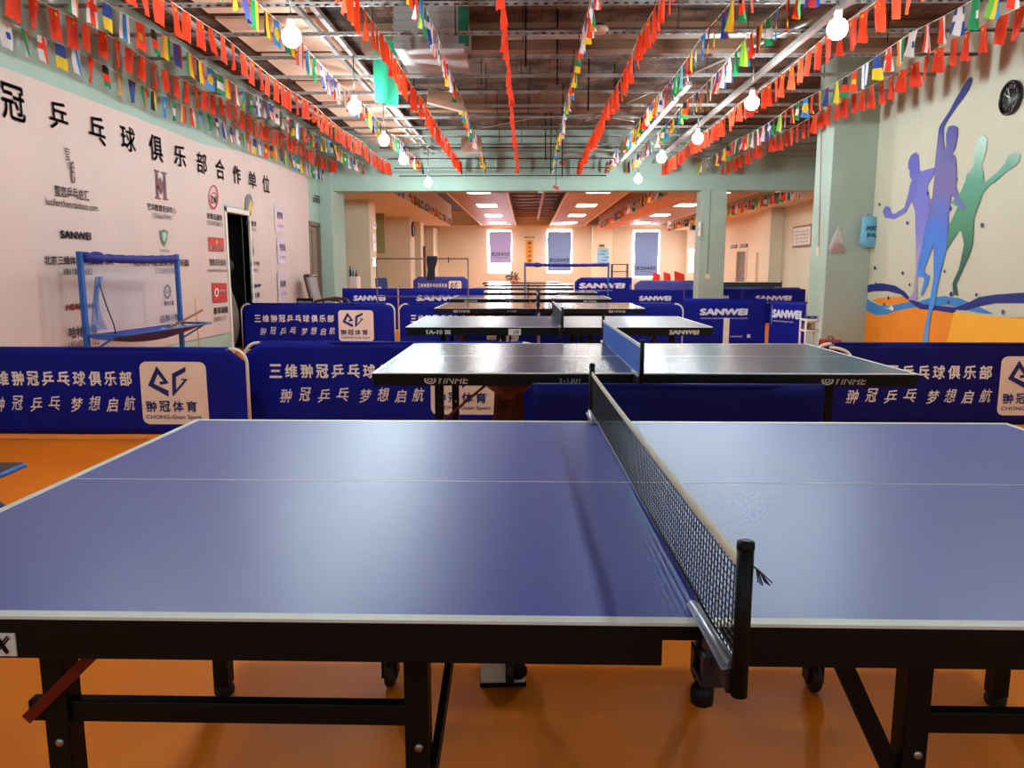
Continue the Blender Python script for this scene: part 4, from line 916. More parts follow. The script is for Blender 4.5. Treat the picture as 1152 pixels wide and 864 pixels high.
# ================================================================== barriers
CLUB1, CLUB2 = '三维翀冠乒乓球俱乐部', ('翀冠乒乓', '梦想启航')
LOGO_A = [(687, 175), (640, 265), (736, 318), (738, 290), (668, 257), (690, 212), (716, 245), (697, 248), (697, 262), (742, 255)]
LOGO_B = [(830, 177), (760, 210), (755, 315), (762, 312), (837, 234), (803, 233), (806, 240), (818, 240), (775, 285), (779, 225), (828, 200)]
def barrier(P0, P1, H_, style, label, cloth=None, arcs=(True, True), feet=(), group='blue court barriers', front=1):
    """P0 -> P1 run left to right as seen from the camera side"""
    P0 = Vector((P0[0], P0[1], 0)); P1 = Vector((P1[0], P1[1], 0)); d = P1 - P0; W_ = d.length
    e = empty('court_barrier', (P0 + P1) / 2, math.atan2(d.y, d.x), label, 'barrier', group)
    cloth = cloth or BLUE_CLOTH; ph = random.uniform(0, 6)
    z0 = .03; ct = .1
    wav = lambda x, z: .005 * math.sin(x * 5 + ph + z * 2) + .003 * math.sin(x * 11 + z * 6 + ph)
    pts = [(-W_ / 2 + .01, z0), (W_ / 2 - .01, z0)]
    def top(x):
        t = H_
        if arcs[0] and x < -W_ / 2 + .01 + ct * 1.3: t = H_ - ct + (x + W_ / 2 - .01) / 1.3
        if arcs[1] and x > W_ / 2 - .01 - ct * 1.3: t = min(t, H_ - ct + (W_ / 2 - .01 - x) / 1.3)
        return t
    mb = MB(); nx = 48
    xs = [-W_ / 2 + .01 + (W_ - .02) * k / nx for k in range(nx + 1)]
    xs = sorted(set(xs + [-W_ / 2 + .01 + ct * 1.3, W_ / 2 - .01 - ct * 1.3]))
    cols = []
    for x in xs:
        t = top(x); cols.append([mb.bm.verts.new((x, wav(x, z0 + (t - z0) * j / 12), z0 + (t - z0) * j / 12)) for j in range(13)])
    for a, b in zip(cols, cols[1:]):
        for j in range(12): mb.bm.faces.new((a[j], b[j], b[j + 1], a[j + 1])).smooth = True
    cl = mb.obj('barrier_cloth', cloth, e, fix=False)
    so = cl.modifiers.new('thickness', 'SOLIDIFY'); so.thickness = .003; so.offset = 1
    hem = MB(); hem.tube([(-W_ / 2 + .01 + (.12 if arcs[0] else 0), .008, H_ - .008), (W_ / 2 - .01 - (.12 if arcs[1] else 0), .008, H_ - .008)], .0135, 8); hem.obj('top_hem', cloth, e)
    fr = MB(); r = .013
    fr.tube([(-W_ / 2 + .12, .008, H_ - .008), (W_ / 2 - .12, .008, H_ - .008)], .009, 8)
    for s in (-1, 1):
        if arcs[0 if s < 0 else 1]:
            fr.tube([(s * (W_ / 2 - .15), .008, H_ - .01)] + [(s * (W_ / 2 - .11 + .11 * math.sin(k * PI / 14)), .008, H_ - .12 + .11 * math.cos(k * PI / 14)) for k in range(8)] + [(s * W_ / 2, .012, .02)], r, 8)
        else:
            fr.tube([(s * (W_ / 2 - .05), .016, H_ - .01), (s * (W_ / 2 - .05), .016, .02)], r, 8)
    fr.obj('pipe_frame', PIPE_WHITE, e)
    for s in (-1, 1):
        f_ = MB(); f_.tube([(s * (W_ / 2 - .05), -.1, .012), (s * (W_ / 2 - .05), .12, .012)], .011, 8); f_.obj('barrier_foot', PIPE_WHITE, e)
    fy = -.0035
    warp = lambda p: Vector((p.x, p.y + wav(p.x, p.z), p.z))
    if style == 'club':
        R = W_ / 2
        k = W_ / 2.28; hz = H_
        pm = MB()
        for i, c in enumerate(CLUB1):
            cx = R - k * (.953 + .121 * (9 - i)); add_text(pm, c, (cx - .047 * k, fy, hz - .29), (1, 0, 0), (0, 0, 1), .098 * k, .112, .028, 0, warp)
        pm.obj('club_name', PRINT, cl, fix=False); pm = MB()
        for j, grp in enumerate(CLUB2):
            pm = MB()
            for i, c in enumerate(grp):
                cx = R - k * (1.965 - .147 * i - (.66 if j else 0)) if not j else R - k * (1.345 - .137 * i)
                add_text(pm, c, (cx - .05 * k, fy, hz - .49 + .012 * (i % 2)), (1, 0, 0), (0, 0, 1), .098 * k, .112, .012, .25, warp)
            pm.obj('club_slogan', PRINT, cl, fix=False)
        lx1 = R - .314 * k; lx0 = lx1 - .523 * k; lt = hz - .105; lb = lt - .478; cr = .05
        pp = []
        for (cx, cz, a0) in ((lx1 - cr, lt - cr, 0), (lx0 + cr, lt - cr, 90), (lx0 + cr, lb + cr, 180), (lx1 - cr, lb + cr, 270)):
            for q in range(6): a = math.radians(a0 + 18 * q); pp.append((cx + cr * math.cos(a), cz + cr * math.sin(a)))
        g = MB()
        # the pad follows the cloth: strips
        n = 16
        def padz(x, hi):
            dx = max(0, lx0 + cr - x, x - (lx1 - cr)); o_ = cr - math.sqrt(max(0, cr * cr - dx * dx)); return lt - o_ if hi else lb + o_
        g.grid(lambda u, v: warp(Vector((lx0 + (lx1 - lx0) * (.5 - .5 * math.cos(u * PI)), fy, padz(lx0 + (lx1 - lx0) * (.5 - .5 * math.cos(u * PI)), False) * (1 - v) + padz(lx0 + (lx1 - lx0) * (.5 - .5 * math.cos(u * PI)), True) * v))), n, 10)
        g.obj('logo_patch', LOGO_PAD, cl, fix=False)
        lw = lx1 - lx0; lh = lt - lb
        m = lambda px, py: warp(Vector((lx0 + (px - 603) / 325 * lw, fy - .0035, lt - (py - 155) / 292 * lh)))
        g = MB()
        for L_ in (LOGO_A, LOGO_B): g.poly([m(*q) for q in L_])
        for i, c in enumerate('翀冠体育'):
            o_ = Vector((lx0 + (18 + 66 * i) / 325 * lw, fy - .0035, lt - 234 / 292 * lh)); add_text(g, c, o_, (1, 0, 0), (0, 0, 1), 54 / 325 * lw, 52 / 292 * lh, .022, 0, warp)
        add_text(g, 'CHONG-Guan Sport', (lx0 + 18 / 325 * lw, fy - .0035, lt - 272 / 292 * lh), (1, 0, 0), (0, 0, 1), 270 / 325 * lw, 24 / 292 * lh, .012, 0, warp)
        g.obj('logo_print', PRINT_BLUE, cl, fix=False)
    elif style and style.startswith('maker'):
        g = MB(); zt = H_ - .27 if style != 'maker_low' else H_ - .25; x0 = -W_ * (.30 if style != 'maker' else .42)
        add_text(g, 'SANWEI', (x0, fy, zt), (1, 0, 0), (0, 0, 1), W_ * (.58 if style != 'maker' else .8), .115 if style != 'maker' else .14, .075, .08, warp)
        MP = mat('pale grey print', (228, 228, 244), .6); g.obj('barrier_wordmark', MP, cl, fix=False); g = MB()
        add_text(g, 'www.sanweisport.com', (x0 + .02, fy, zt - .07), (1, 0, 0), (0, 0, 1), W_ * .56, .04, .01, .1, warp)
        if style == 'maker_big':
            g.obj('barrier_writing', MP, cl, fix=False); g = MB()
            add_text(g, 'SANWEI', (W_ * .08, fy, zt - .36), (1, 0, 0), (0, 0, 1), W_ * .14, .025, .0, .1, warp)
            g.poly([warp(Vector((W_ * .30 + .045 * (1 if k % 2 else .4) * math.cos(k * PI / 4), fy, zt - .34 + .05 * (1 if k % 2 else .4) * math.sin(k * PI / 4)))) for k in range(8)])
        g.obj('barrier_writing', MP, cl, fix=False)
    return e
# first line of barriers between the first two tables and behind the second
def lr(pxl, pxr, py, Y, Y2=None):
    a = on_y(pxl, py, Y); b = on_y(pxr, py, Y2 or Y); return (a.x, Y), (b.x, Y2 or Y)
a, b = lr(279 - 326, 279, 440, 5.66); barrier(a, b, .692, 'club', 'blue club barrier with logo patch at the left, orange floor in front of it', arcs=(True, True))
a, b = lr(277, 606, 440, 6.05); barrier(a, b, .70, 'club', 'blue club barrier behind the left end of the second table, partly hidden by it', arcs=(True, True))
a, b = lr(914, 1246, 440, 6.15); r1 = barrier(a, b, .69, 'club', 'dark blue club barrier at the right in front of the orange mural', cloth=NAVY_CLOTH, arcs=(True, True))
a, b = lr(597, 929, 440, 3.70); barrier(a, b, .722, None, 'plain dark blue barrier standing between the first and second tables', cloth=NAVY_CLOTH, arcs=(False, False))
q0 = on_y(935, 391.5, 6.1); q1 = on_y(957, 402, 6.1)
m = MB(); m.tube([Vector((q0.x + (q1.x - q0.x) * math.sin(k * PI / 12), 6.1 + .03 * (1 - k / 6), q1.z + (q0.z - q1.z) * math.cos(k * PI / 12))) for k in range(7)] + [Vector((q1.x, 6.1, q1.z - .03))], .013, 8)
o_ = m.obj('support_hoop', PIPE_WHITE); o_.parent = r1; bpy.context.view_layer.update(); o_.matrix_parent_inverse = r1.matrix_world.inverted()
# second line
a, b = lr(272, 444, 360, 11.8); barrier(a, b, .738, 'club', 'blue club barrier in the second line, beside the dark doorway')
a, b = lr(449, 605, 360, 11.8); barrier(a, b, .738, 'club', 'blue club barrier in the second line behind the left end of the third table')
a, b = lr(607, 768, 360, 11.8); barrier(a, b, .742, None, 'plain blue barrier in the second line behind the right end of the third table')
a, b = lr(767.5, 862, 360, 12.7); barrier(a, b, .775, 'maker_big', 'blue maker barrier with large pale wordmark in front of the green pillar', arcs=(False, False))
a, b = on_y(865, 360, 12.5), on_y(907, 360, 11.9); barrier((a.x, 12.5), (b.x, 11.9), .755, 'maker', 'blue maker barrier turned towards the large pillar, pipe rack beside it', arcs=(False, False))
# third line
a, b = lr(385, 448, 340, 15.6); barrier(a, b, .86, 'maker_low', 'blue maker barrier beside the green left column', arcs=(False, False))
a, b = lr(448.5, 545, 340, 15.6); barrier(a, b, .86, 'maker_low', 'blue maker barrier left of the dark tables in front of the rounded club barrier', arcs=(False, False))
a, b = lr(706, 769, 340, 17.6); barrier(a, b, .78, 'maker_low', 'blue maker barrier just left of the green pillar, third line', arcs=(False, False))
a, b = lr(769.5, 834, 340, 17.6); barrier(a, b, .79, 'maker_low', 'blue maker barrier behind the green pillar, third line', arcs=(False, False))
a, b = lr(835, 906, 340, 17.6); barrier(a, b, .79, 'maker_low', 'blue maker barrier right of the green pillar, third line', arcs=(False, False))
# farther ones
a, b = lr(465, 528, 330, 21.5); barrier(a, b, 1.02, 'club', 'small rounded club barrier at the back left under the clothes rack', cloth=mat('faded blue barrier cloth', (48, 54, 150), .6, var=.1))
a, b = lr(646, 711, 330, 19.4); barrier(a, b, 1.03, 'maker', 'bright blue maker barrier behind the blue net frame at the back', arcs=(True, False))
a, b = lr(713, 781, 330, 18.6); barrier(a, b, .97, None, 'pale violet-blue barrier at the back with red chairs above it', cloth=mat('pale violet barrier cloth', (88, 94, 186), .6, var=.15, scale=6), arcs=(True, False))
a, b = lr(812, 905, 330, 18.8); barrier(a, b, .80, None, 'faded blue barrier at the back right below the certificate', cloth=mat('faded navy barrier cloth', (46, 50, 140), .6, var=.1), arcs=(False, True))

# ================================================================== other things
FRAME_BLUE = mat('blue painted steel tube', (24, 92, 172), .4)
ROLL = mat('dark blue rolled cloth', (16, 24, 128), .7, var=.25, scale=20, bump=.3, bscale=30)
def ball_frame(P0, P1, H_, label, detail=True, tray=.36, tdir=1):
    P0 = Vector((P0[0], P0[1], 0)); P1 = Vector((P1[0], P1[1], 0)); d = P1 - P0; W_ = d.length
    e = empty('ball_catch_frame', (P0 + P1) / 2, math.atan2(d.y, d.x), label, 'ball catch net', None)
    for s in (-1, 1):
        p = MB().bb((s * W_ / 2 - .022, -.022, .02), (s * W_ / 2 + .022, .022, H_ + .03), .003).obj('frame_post', FRAME_BLUE, e)
        f_ = MB(); f_.bb((s * W_ / 2 - .02, -.35, 0), (s * W_ / 2 + .02, .2, .03), .003); f_.obj('post_foot', FRAME_BLUE, p)
        if detail:
            MB().bar((s * W_ / 2, -.02, .50), (s * W_ / 2, -tray + .06, .66), .016, .016).obj('tray_strut', FRAME_BLUE, p)
            MB().bar((s * W_ / 2, .05, .665), (s * W_ / 2, -tray, .665), .022, .022).obj('tray_arm', FRAME_BLUE, p)
    ry = []
    pts = [(-W_ / 2 + .02 + (W_ - .04) * k / 24, 0, H_ - .02 - .015 * math.sin(PI * k / 24)) for k in range(25)]
    MB().tube(pts, [.042 + .012 * math.sin(k * 2.3) * (1 if k < 6 else .3) + (.012 if 1 < k < 5 else 0) for k in range(25)], 10).obj('rolled_net', ROLL, e)
    if detail:
        NETM = mat('thin blue-white net', (176, 190, 226), .8, alpha=.22)
        MB().grid(lambda u, v: Vector((-W_ / 2 + .03 + (W_ - .06) * u, .025 * math.sin(u * 14) * (1 - abs(2 * v - 1)) + .03, H_ - .05 - (H_ - .72) * v)), 40, 6).obj('netting', NETM, e)
        NB = mat('gathered blue net', (70, 120, 190), .8, alpha=.55)
        MB().grid(lambda u, v: Vector((-W_ / 2 + .05 + (.07 + .16 * v - .1 * math.sin(v * PI)) * u + .14 * (1 - v), -.02 + .02 * math.sin(u * 12), H_ - .2 - (H_ - .9) * v)), 10, 10).obj('gathered_net', NB, e)
        MB().tube([(-W_ / 2 + .2, -.03, H_ - .25), (-W_ / 2 + .27, -.035, H_ - .46), (-W_ / 2 + .36, -.04, H_ - .66), (-W_ / 2 + .37, -.05, .62)], .006, 6).obj('net_cord', BLACK, e)
        def tr(u, v):
            x = -W_ / 2 + W_ * u
            return Vector((x, .02 - (tray - .0) * v, .665 - .12 * math.sin(PI * v) * (.35 + .65 * math.sin(PI * u)) ))
        MB().grid(tr, 24, 10).obj('ball_tray', mat('royal blue tray cloth', (20, 30, 138), .6, var=.15, bump=.1), e)
        MB().tube([(-W_ / 2, -tray, .665), (W_ / 2, -tray, .665)], .011, 8).obj('tray_rail', FRAME_BLUE, e)
    return e
bf = ball_frame((-4.06, 6.98), (-3.92, 8.62), 1.40, 'blue ball catching frame with rolled net and cloth tray by the sponsor banner')
ball_frame((-.05, 19.1), (2.0, 19.1), 1.37, 'blue net frame standing far back across the tables', False)
# things in the tray
q = MB()
for k in range(7):
    a = random.uniform(0, 3); q.box((-3.86 + random.uniform(-.07, .05), 8.05 + .07 * k, .60 + .008 * k), (.14, .10, .012), Euler((random.uniform(-.3, .3), random.uniform(-.3, .3), a)).to_matrix())
tag(q.obj('paper_pile', mat('grey paper scraps', (186, 180, 168), .8)), 'heap of grey-white scraps lying in the blue cloth tray', 'paper scraps', kind='stuff')
tag(MB().tube([(-3.9, 8.1, .60), (-3.72, 8.75, .80)], .014, 8).obj('wooden_stick', mat('brown wood stick', (140, 84, 48), .6)), 'brown wooden stick lying across the right end of the blue tray', 'stick')
a = on_x(219.5, 335, XL + .1); tag(MB().tube([(XL + .12, a.y, 0), (XL + .1, a.y, a.z)], .009, 8).obj('thin_rod', mat('light wood rod', (222, 170, 120), .6)), 'thin light wooden rod leaning on the banner right of the blue frame', 'rod')
# black paddle like shape in tray
pd = empty('table_tennis_bat', (-3.85, 7.85, .575), .9, 'black table tennis bat lying in the blue cloth tray', 'bat')
MB().lathe((0, 0, 0), [(.001, 0), (.07, 0), (.075, .004), (.075, .008), (.07, .012), (.001, .012)], 20).obj('bat_blade', mat('black bat rubber', (20, 20, 22), .6), pd)
MB().bar((.06, 0, .006), (.17, 0, .006), .026, .016, bev=.003).obj('bat_handle', mat('bat wood', (160, 110, 70), .6), pd)
# low blue framed seat at the far left edge
ls = on_y(20, 527, 3.7)
e = empty('folding_stool', (ls.x - .32, 3.62, 0), 0, 'blue edged black folding stool just inside the left edge of the picture', 'stool')
zt = ls.z
MB().bb((-.28, -.14, zt - .01), (.30, .16, zt + .012), .008).obj('stool_seat', mat('black stool seat', (18, 20, 28), .5), e)
MB().tube([(-.3, -.14, zt), (.28, -.16, zt - .012), (.315, -.1, zt - .004), (.315, .14, zt)], .014, 10).obj('seat_tube', FRAME_BLUE, e)
for s in (-1, 1):
    MB().tube([(-.26 * s, -.13, 0), (.1 * s, -.13, zt - .01)], .012, 8).obj('leg', FRAME_BLUE, e); MB().tube([(-.26 * s, .15, 0), (.1 * s, .15, zt - .01)], .012, 8).obj('leg', FRAME_BLUE, e)

# clothes rack, clothes
RK = mat('thin brown metal tube', (120, 104, 96), .4, metal=.4)
a = on_y(423.5, 291, 15.1); b = on_y(526.5, 291, 15.1)
e = empty('clothes_rack', ((a.x + b.x) / 2, 15.1, 0), 0, 'thin metal clothes rack behind the second line of barriers at the left', 'clothes rack')
hw = (b.x - a.x) / 2
MB().tube([(-hw, 0, a.z), (hw, 0, a.z)], .014, 8).obj('hanging_rail', RK, e)
for s in (-1, 1):
    MB().tube([(s * hw, 0, .03), (s * hw, 0, a.z)], .013, 8).obj('rack_post', RK, e)
    MB().tube([(s * hw, -.25, .02), (s * hw, .25, .02)], .014, 8).obj('rack_foot', RK, e)
MB().tube([(-hw, 0, .72), (hw, 0, .72)], .012, 8).obj('lower_rail', RK, e)
p = on_y(486, 290, 15.1); q = on_y(486, 316, 15.1)
tr_ = empty('hanging_trousers', (p.x, 15.1, q.z), 0, 'dark trousers hanging over the rail of the clothes rack', 'trousers')
hh = p.z - q.z
MB().grid(lambda u, v: Vector(((.10 - .035 * v + .01 * math.sin(v * 9)) * math.cos(u * 2 * PI) - .03 * v, (.035) * math.sin(u * 2 * PI), hh * (1 - v) + .015)), 20, 12).obj('trouser_cloth', mat('dark navy cloth', (24, 26, 38), .8), tr_)
MB().tube([(-.1, 0, hh + .012), (.1, 0, hh + .012)], .02, 8).obj('waist_fold', mat('dark navy cloth', (24, 26, 38), .8), tr_)
p = on_y(504.5, 290, 15.1)
g = empty('clothes_clip', (p.x, 15.1, p.z - .1), 0, 'small black clip hanging on the rack rail right of the trousers', 'clip')
MB().bar((0, 0, 0), (0, 0, .08), .05, .016, bev=.004).obj('clip_body', BLACK, g); MB().tube([(0, 0, .08), (0, 0, .12)], .01, 6).obj('clip_hook', BLACK, g)
# armchair by the brown door
WOOD = mat('dark red-brown chair wood', (66, 30, 20), .35); LEA = mat('dark leather', (34, 28, 26), .45)
c = on_y(366, 340, 14.6)
e = empty('armchair', (c.x, 14.6, 0), 0, 'dark wooden armchair with grey back standing by the brown door', 'armchair')
def sl(name, fn, nu, nv, m): MB().grid(fn, nu, nv).obj(name, m, e)
k = MB(); k.box((-.2, 0, .82), (.07, .5, .62), Euler((0, -.22, 0)).to_matrix(), .02); k.obj('backrest', mat('grey woven chair back', (150, 142, 136), .7), e)
k = MB(); k.box((-.24, 0, .82), (.05, .54, .66), Euler((0, -.22, 0)).to_matrix(), .02); k.bb((-.32, -.27, 1.10), (-.22, .27, 1.16), .02); k.obj('back_frame', WOOD, e)
MB().bb((-.2, -.26, .40), (.34, .26, .50), .03).obj('seat', LEA, e)
for s in (-1, 1):
    MB().tube([(-.2, s * .29, .50), (-.1, s * .29, .66), (.12, s * .29, .70), (.34, s * .29, .67), (.40, s * .29, .6), (.38, s * .29, .4)], .028, 8).obj('armrest', WOOD, e)
    MB().bar((.32, s * .25, 0), (.32, s * .25, .42), .05, .05, bev=.005).obj('leg', WOOD, e); MB().bar((-.2, s * .25, 0), (-.2, s * .25, .42), .05, .05, bev=.005).obj('leg', WOOD, e)
MB().bb((0.02, -.2, .50), (.30, .2, .60), .03).obj('seat_cushion', mat('dark green cushion', (40, 44, 34), .6), e)
# framed board sign behind second line barrier
p = on_y(333.5, 335.5, 12.6); q = on_y(352, 341, 12.6)
e = empty('standing_sign', ((p.x + q.x) / 2, 12.6, 0), 0, 'low dark framed sign with white writing behind the second line barrier', 'sign')
hw = (q.x - p.x) / 2
MB().bb((-hw, 0, .1), (hw, .03, p.z), .004).obj('sign_board', BLACK, e)
mb = MB(); add_text(mb, '球馆须知', (-hw * .85, -.002, p.z - .17), (1, 0, 0), (0, 0, 1), hw * 1.7, .13, .05); mb.obj('sign_text', TAG_W, e, fix=False)
for s in (-1, 1): MB().bb((s * hw - .02, -.1, 0), (s * hw + .02, .14, .1), .004).obj('sign_foot', BLACK, e)
# white cabinet with bottles, pot, stool and fan by the left column
p = on_y(393, 311, 17.9); q = on_y(402.5, 330, 17.9)
e = empty('side_cabinet', ((p.x + q.x) / 2, 18.05, 0), 0, 'white cabinet beside the green left column', 'cabinet')
hw = (q.x - p.x) / 2
MB().bb((-hw, -.15, 0), (hw, .2, p.z), .008).obj('cabinet_body', mat('white laminate', (238, 214, 204), .5), e); MB().bb((-hw + .015, -.16, .05), (hw - .015, -.15, p.z - .04), .002).obj('cabinet_door', mat('white laminate', (238, 214, 204), .5), e)
for k, (px, col, hh, lab) in enumerate(((394.2, (40, 44, 60), .22, 'taller dark bottle on the white cabinet'), (397.3, (60, 110, 150), .18, 'blue bottle on the white cabinet'), (400.8, (120, 60, 44), .12, 'short brown bottle on the white cabinet'))):
    c = on_y(px, 311, 17.95); b_ = empty('bottle', (c.x, 17.95, p.z), 0, lab, 'bottle')
    MB().lathe((0, 0, 0), [(.024, 0), (.027, .01), (.027, hh * .62), (.014, hh * .8), (.012, hh)], 14).obj('bottle_body', mat('bottle %d' % k, col, .2), b_)
    MB().lathe((0, 0, hh), [(.014, 0), (.014, .02), (.01, .022)], 10).obj('bottle_cap', BLACK, b_)
c = on_y(405.5, 322, 18.6); e = empty('basket', (c.x, 18.6, 0), 0, 'brown basket on a stand beside the white cabinet', 'basket')
MB().lathe((0, 0, .62), [(.07, 0), (.10, .05), (.115, .16), (.105, .16), (.07, .02)], 16).obj('basket_bowl', mat('brown wicker', (120, 72, 50), .8), e)
MB().lathe((0, 0, 0), [(.1, 0), (.1, .02), (.02, .05), (.02, .6), (.06, .63)], 12).obj('basket_stand', WOOD, e)
c = on_y(431, 320, 18.4); e = empty('office_chair', (c.x, 18.4, 0), .5, 'blue and white office chair by the left pilaster', 'chair')
MB().box((0, .12, .85), (.3, .06, .38), Euler((-.15, 0, 0)).to_matrix(), .03).obj('backrest', mat('blue chair cloth', (44, 52, 110), .7), e); MB().bb((-.2, -.2, .45), (.2, .18, .53), .03).obj('seat', mat('blue chair cloth', (44, 52, 110), .7), e)
MB().tube([(0, 0, .08), (0, 0, .46)], .03, 10).obj('chair_column', BLACK, e)
for k in range(5): MB().bar((0, 0, .09), (.26 * math.cos(k * 1.2566), .26 * math.sin(k * 1.2566), .04), .03, .03).obj('leg', BLACK, e)
MB().box((-.16, -.1, .68), (.16, .04, .3), Euler((.2, 0, 0)).to_matrix(), .03).obj('draped_towel', mat('white towel', (220, 220, 226), .8), e)
# low wire shelf and black benches in front of far windows
e = empty('wire_shelf', (0, 0, 0), 0, 'dark wire shelf beside the right far window', 'shelf')
p = on_y(688.5, 297, 33.2); q = on_y(705.5, 313, 33.2); e.location = ((p.x + q.x) / 2, 33.2, 0); hw = (q.x - p.x) / 2
for s in (-1, 1):
    for y in (-.18, .18): MB().bar((s * hw, y, 0), (s * hw, y, p.z), .035, .035).obj('shelf_post', BLACK, e)
for z in (p.z - .02, p.z - .32, p.z - .62): MB().bb((-hw, -.18, z - .015), (hw, .18, z + .015)).obj('shelf_board', BLACK, e)
# potted plant and red cloth on the farthest table
c = on_y(552, 308, 29.6)
pt = empty('potted_plant', (on_y(577, 306, 31.5).x, 31.5, 0), 0, 'small dark potted plant under the left far window', 'plant')
MB().lathe((0, 0, 0), [(.14, 0), (.2, .3), (.21, .5), (.18, .5)], 14).obj('plant_pot', mat('dark pot', (60, 56, 56), .6), pt)
lv = MB()
for k in range(60):
    a = random.uniform(0, 2 * PI); r = random.uniform(.05, .32); z = random.uniform(.55, 1.08)
    lv.box((r * math.cos(a), r * .6 * math.sin(a), z), (.13, .05, .006), Euler((random.uniform(-1, 1), random.uniform(-1, 1), a)).to_matrix())
lv.obj('leaves', mat('dark green leaves', (52, 74, 58), .6), pt); MB().tube([(0, 0, .48), (.02, 0, .8)], .015, 6).obj('stem', WOOD, pt)
tag(MB().grid(lambda u, v: Vector((-.75 + .5 * u, 27.7 + .4 * v, 0.772 + .06 * math.sin(PI * u) * math.sin(PI * v) + .01 * math.sin(u * 11))), 14, 8).obj('red_cloth', mat('red folded cloth', (220, 40, 30), .7)), 'small red cloth lying on the last table of the row', 'cloth')
# red seats beyond the violet barrier
for k, (px, lab) in enumerate(((742, 'leftmost of the three red chairs above the violet barrier'), (754, 'middle one of the three red chairs above the violet barrier'), (768, 'rightmost red chair above the violet barrier, with a dark bag on it'))):
    Yc = (19.9, 20.9, 21.9)[k]; c = on_y(px, 316, Yc); e = empty('red_chair', (c.x, Yc, 0), .6, lab, 'chair', 'red plastic chairs at the back right')
    w_ = .13 if k < 2 else .2; RP = mat('red plastic', (232, 44, 22), .4)
    MB().box((0, .12, 1.0 - .02), (w_ * 2, .03, .34), Euler((-.35, .25, 0)).to_matrix(), .012).obj('backrest', RP, e)
    MB().bb((-w_, -.2, .55), (w_, .14, .585), .012).obj('seat', RP, e)
    for sx in (-1, 1):
        for sy in (-1, 1): MB().bar((sx * w_ * .85, sy * .14 - .03, 0), (sx * w_ * .8, sy * .12 - .03, .56), .025, .025).obj('leg', mat('grey leg', (120, 120, 124), .4), e)
        MB().bar((sx * w_ * .8, .12, .57), (sx * w_ * .8, .15, .86), .025, .025).obj('back_support', RP, e)
c = on_y(768, 310, 20.3); e = empty('shoulder_bag', (c.x, 20.3, 1.0), 0, 'small dark bag leaning on the rightmost red chair', 'bag')
MB().box((0, 0, 0.08), (.12, .08, .14), Euler((0, .2, 0)).to_matrix(), .02).obj('bag_body', mat('dark bag cloth', (36, 32, 40), .7), e); MB().tube([(-.05, 0, .14), (0, 0, .22), (.05, 0, .14)], .008, 6).obj('bag_strap', BLACK, e)
e.location.z = .585; e.location.x = on_y(768, 316, 21.9).x; e.location.y = 21.83
# right side: yellow board, red crate, pipe rack, bags, switches
tp_ = on_x(1074, 351, XR - .06)
q = MB(); y1 = tp_.y; q.poly([(XR - .16, y1, .005), (XR - .16, 6.5, .005), (XR - .05, 6.5, tp_.z - .0), (XR - .05, y1, tp_.z)], (-.018, 0, 0))
yb = empty('leaning_board', (XR - .1, 7.2, 0), 0, 'bright yellow board leaning on the mural wall at the right edge', 'board')
put(q, 'board_sheet', mat('bright yellow board', (255, 178, 0), .6, var=.03), yb, True)
q = MB(); q.bb((XR - .085, y1 - .008, .01), (XR - .075, y1 + .006, tp_.z - .3)); put(q, 'board_edge', mat('orange board edge', (240, 150, 10), .5), yb, True)
c = on_y(936, 384, 9.8); e = empty('red_crate', (c.x, 9.85, 0), 0, 'red crate on the floor in front of the large pillar, behind the barrier', 'crate')
MB().bb((-.11, -.1, 0), (.11, .1, .375), .01).obj('crate_body', mat('red plastic crate', (170, 40, 30), .5), e)
b_ = MB()
for k in range(4): b_.bb((-.114, -.104, .06 + .08 * k), (.114, .104, .08 + .08 * k), .003)
b_.tube([(-.03, 0, .375), (-.03, 0, .41), (.03, 0, .41), (.03, 0, .375)], .008, 6); b_.obj('crate_rib', mat('dark red plastic', (130, 26, 22), .5), e)
c = on_y(911, 372, 10.1); e = empty('pipe_rack', (c.x, 10.1, 0), 0, 'small white pipe rack holding odds and ends beside the large pillar', 'rack')
for sx in (-.09, .09):
    for sy in (-.1, .1): MB().tube([(sx, sy, 0), (sx, sy, .62)], .014, 8).obj('rack_post', PIPE_WHITE, e)
for z in (.61, .47): 
    f_ = MB(); f_.tube([(-.09, -.1, z), (.09, -.1, z)], .014, 8); f_.tube([(-.09, .1, z), (.09, .1, z)], .014, 8); f_.tube([(-.09, -.1, z), (-.09, .1, z)], .014, 8); f_.tube([(.09, -.1, z), (.09, .1, z)], .014, 8); f_.obj('rack_rail', PIPE_WHITE, e)
    MB().bb((-.085, -.095, z), (.085, .095, z + .015)).obj('rack_shelf', mat('brown shelf board', (150, 104, 70), .6), e)
cc = e.location
for k, (dx, dy, z, col, lab) in enumerate(((-.05, 0, .485, (150, 90, 60), 'brown box on the lower shelf of the white pipe rack'), (.03, .02, .485, (210, 190, 160), 'pale box on the lower shelf of the white pipe rack'))):
    o = MB().box((cc.x + dx, cc.y + dy, z + .043), (.06, .06, .08), Euler((0, 0, .2)).to_matrix(), .004).obj('small_box', mat('small box %d' % k, col, .6)); tag(o, lab, 'box')
o = MB().grid(lambda u, v: Vector((cc.x - .08 + .16 * u, cc.y - .06 + .12 * v, .63 + .03 * abs(math.sin(u * 7 + v * 3)))), 14, 8).obj('blue_rag', mat('blue rag', (50, 70, 150), .8)); tag(o, 'crumpled blue rag on top of the white pipe rack', 'rag')
tag(MB().bb((on_y(816, 388, 9.6).x - .03, 9.56, 0), (on_y(816, 388, 9.6).x + .03, 9.62, on_y(816, 358, 9.6).z), .004).obj('white_post', PIPE_WHITE), 'white post standing upright in front of the large wordmark barrier', 'post')
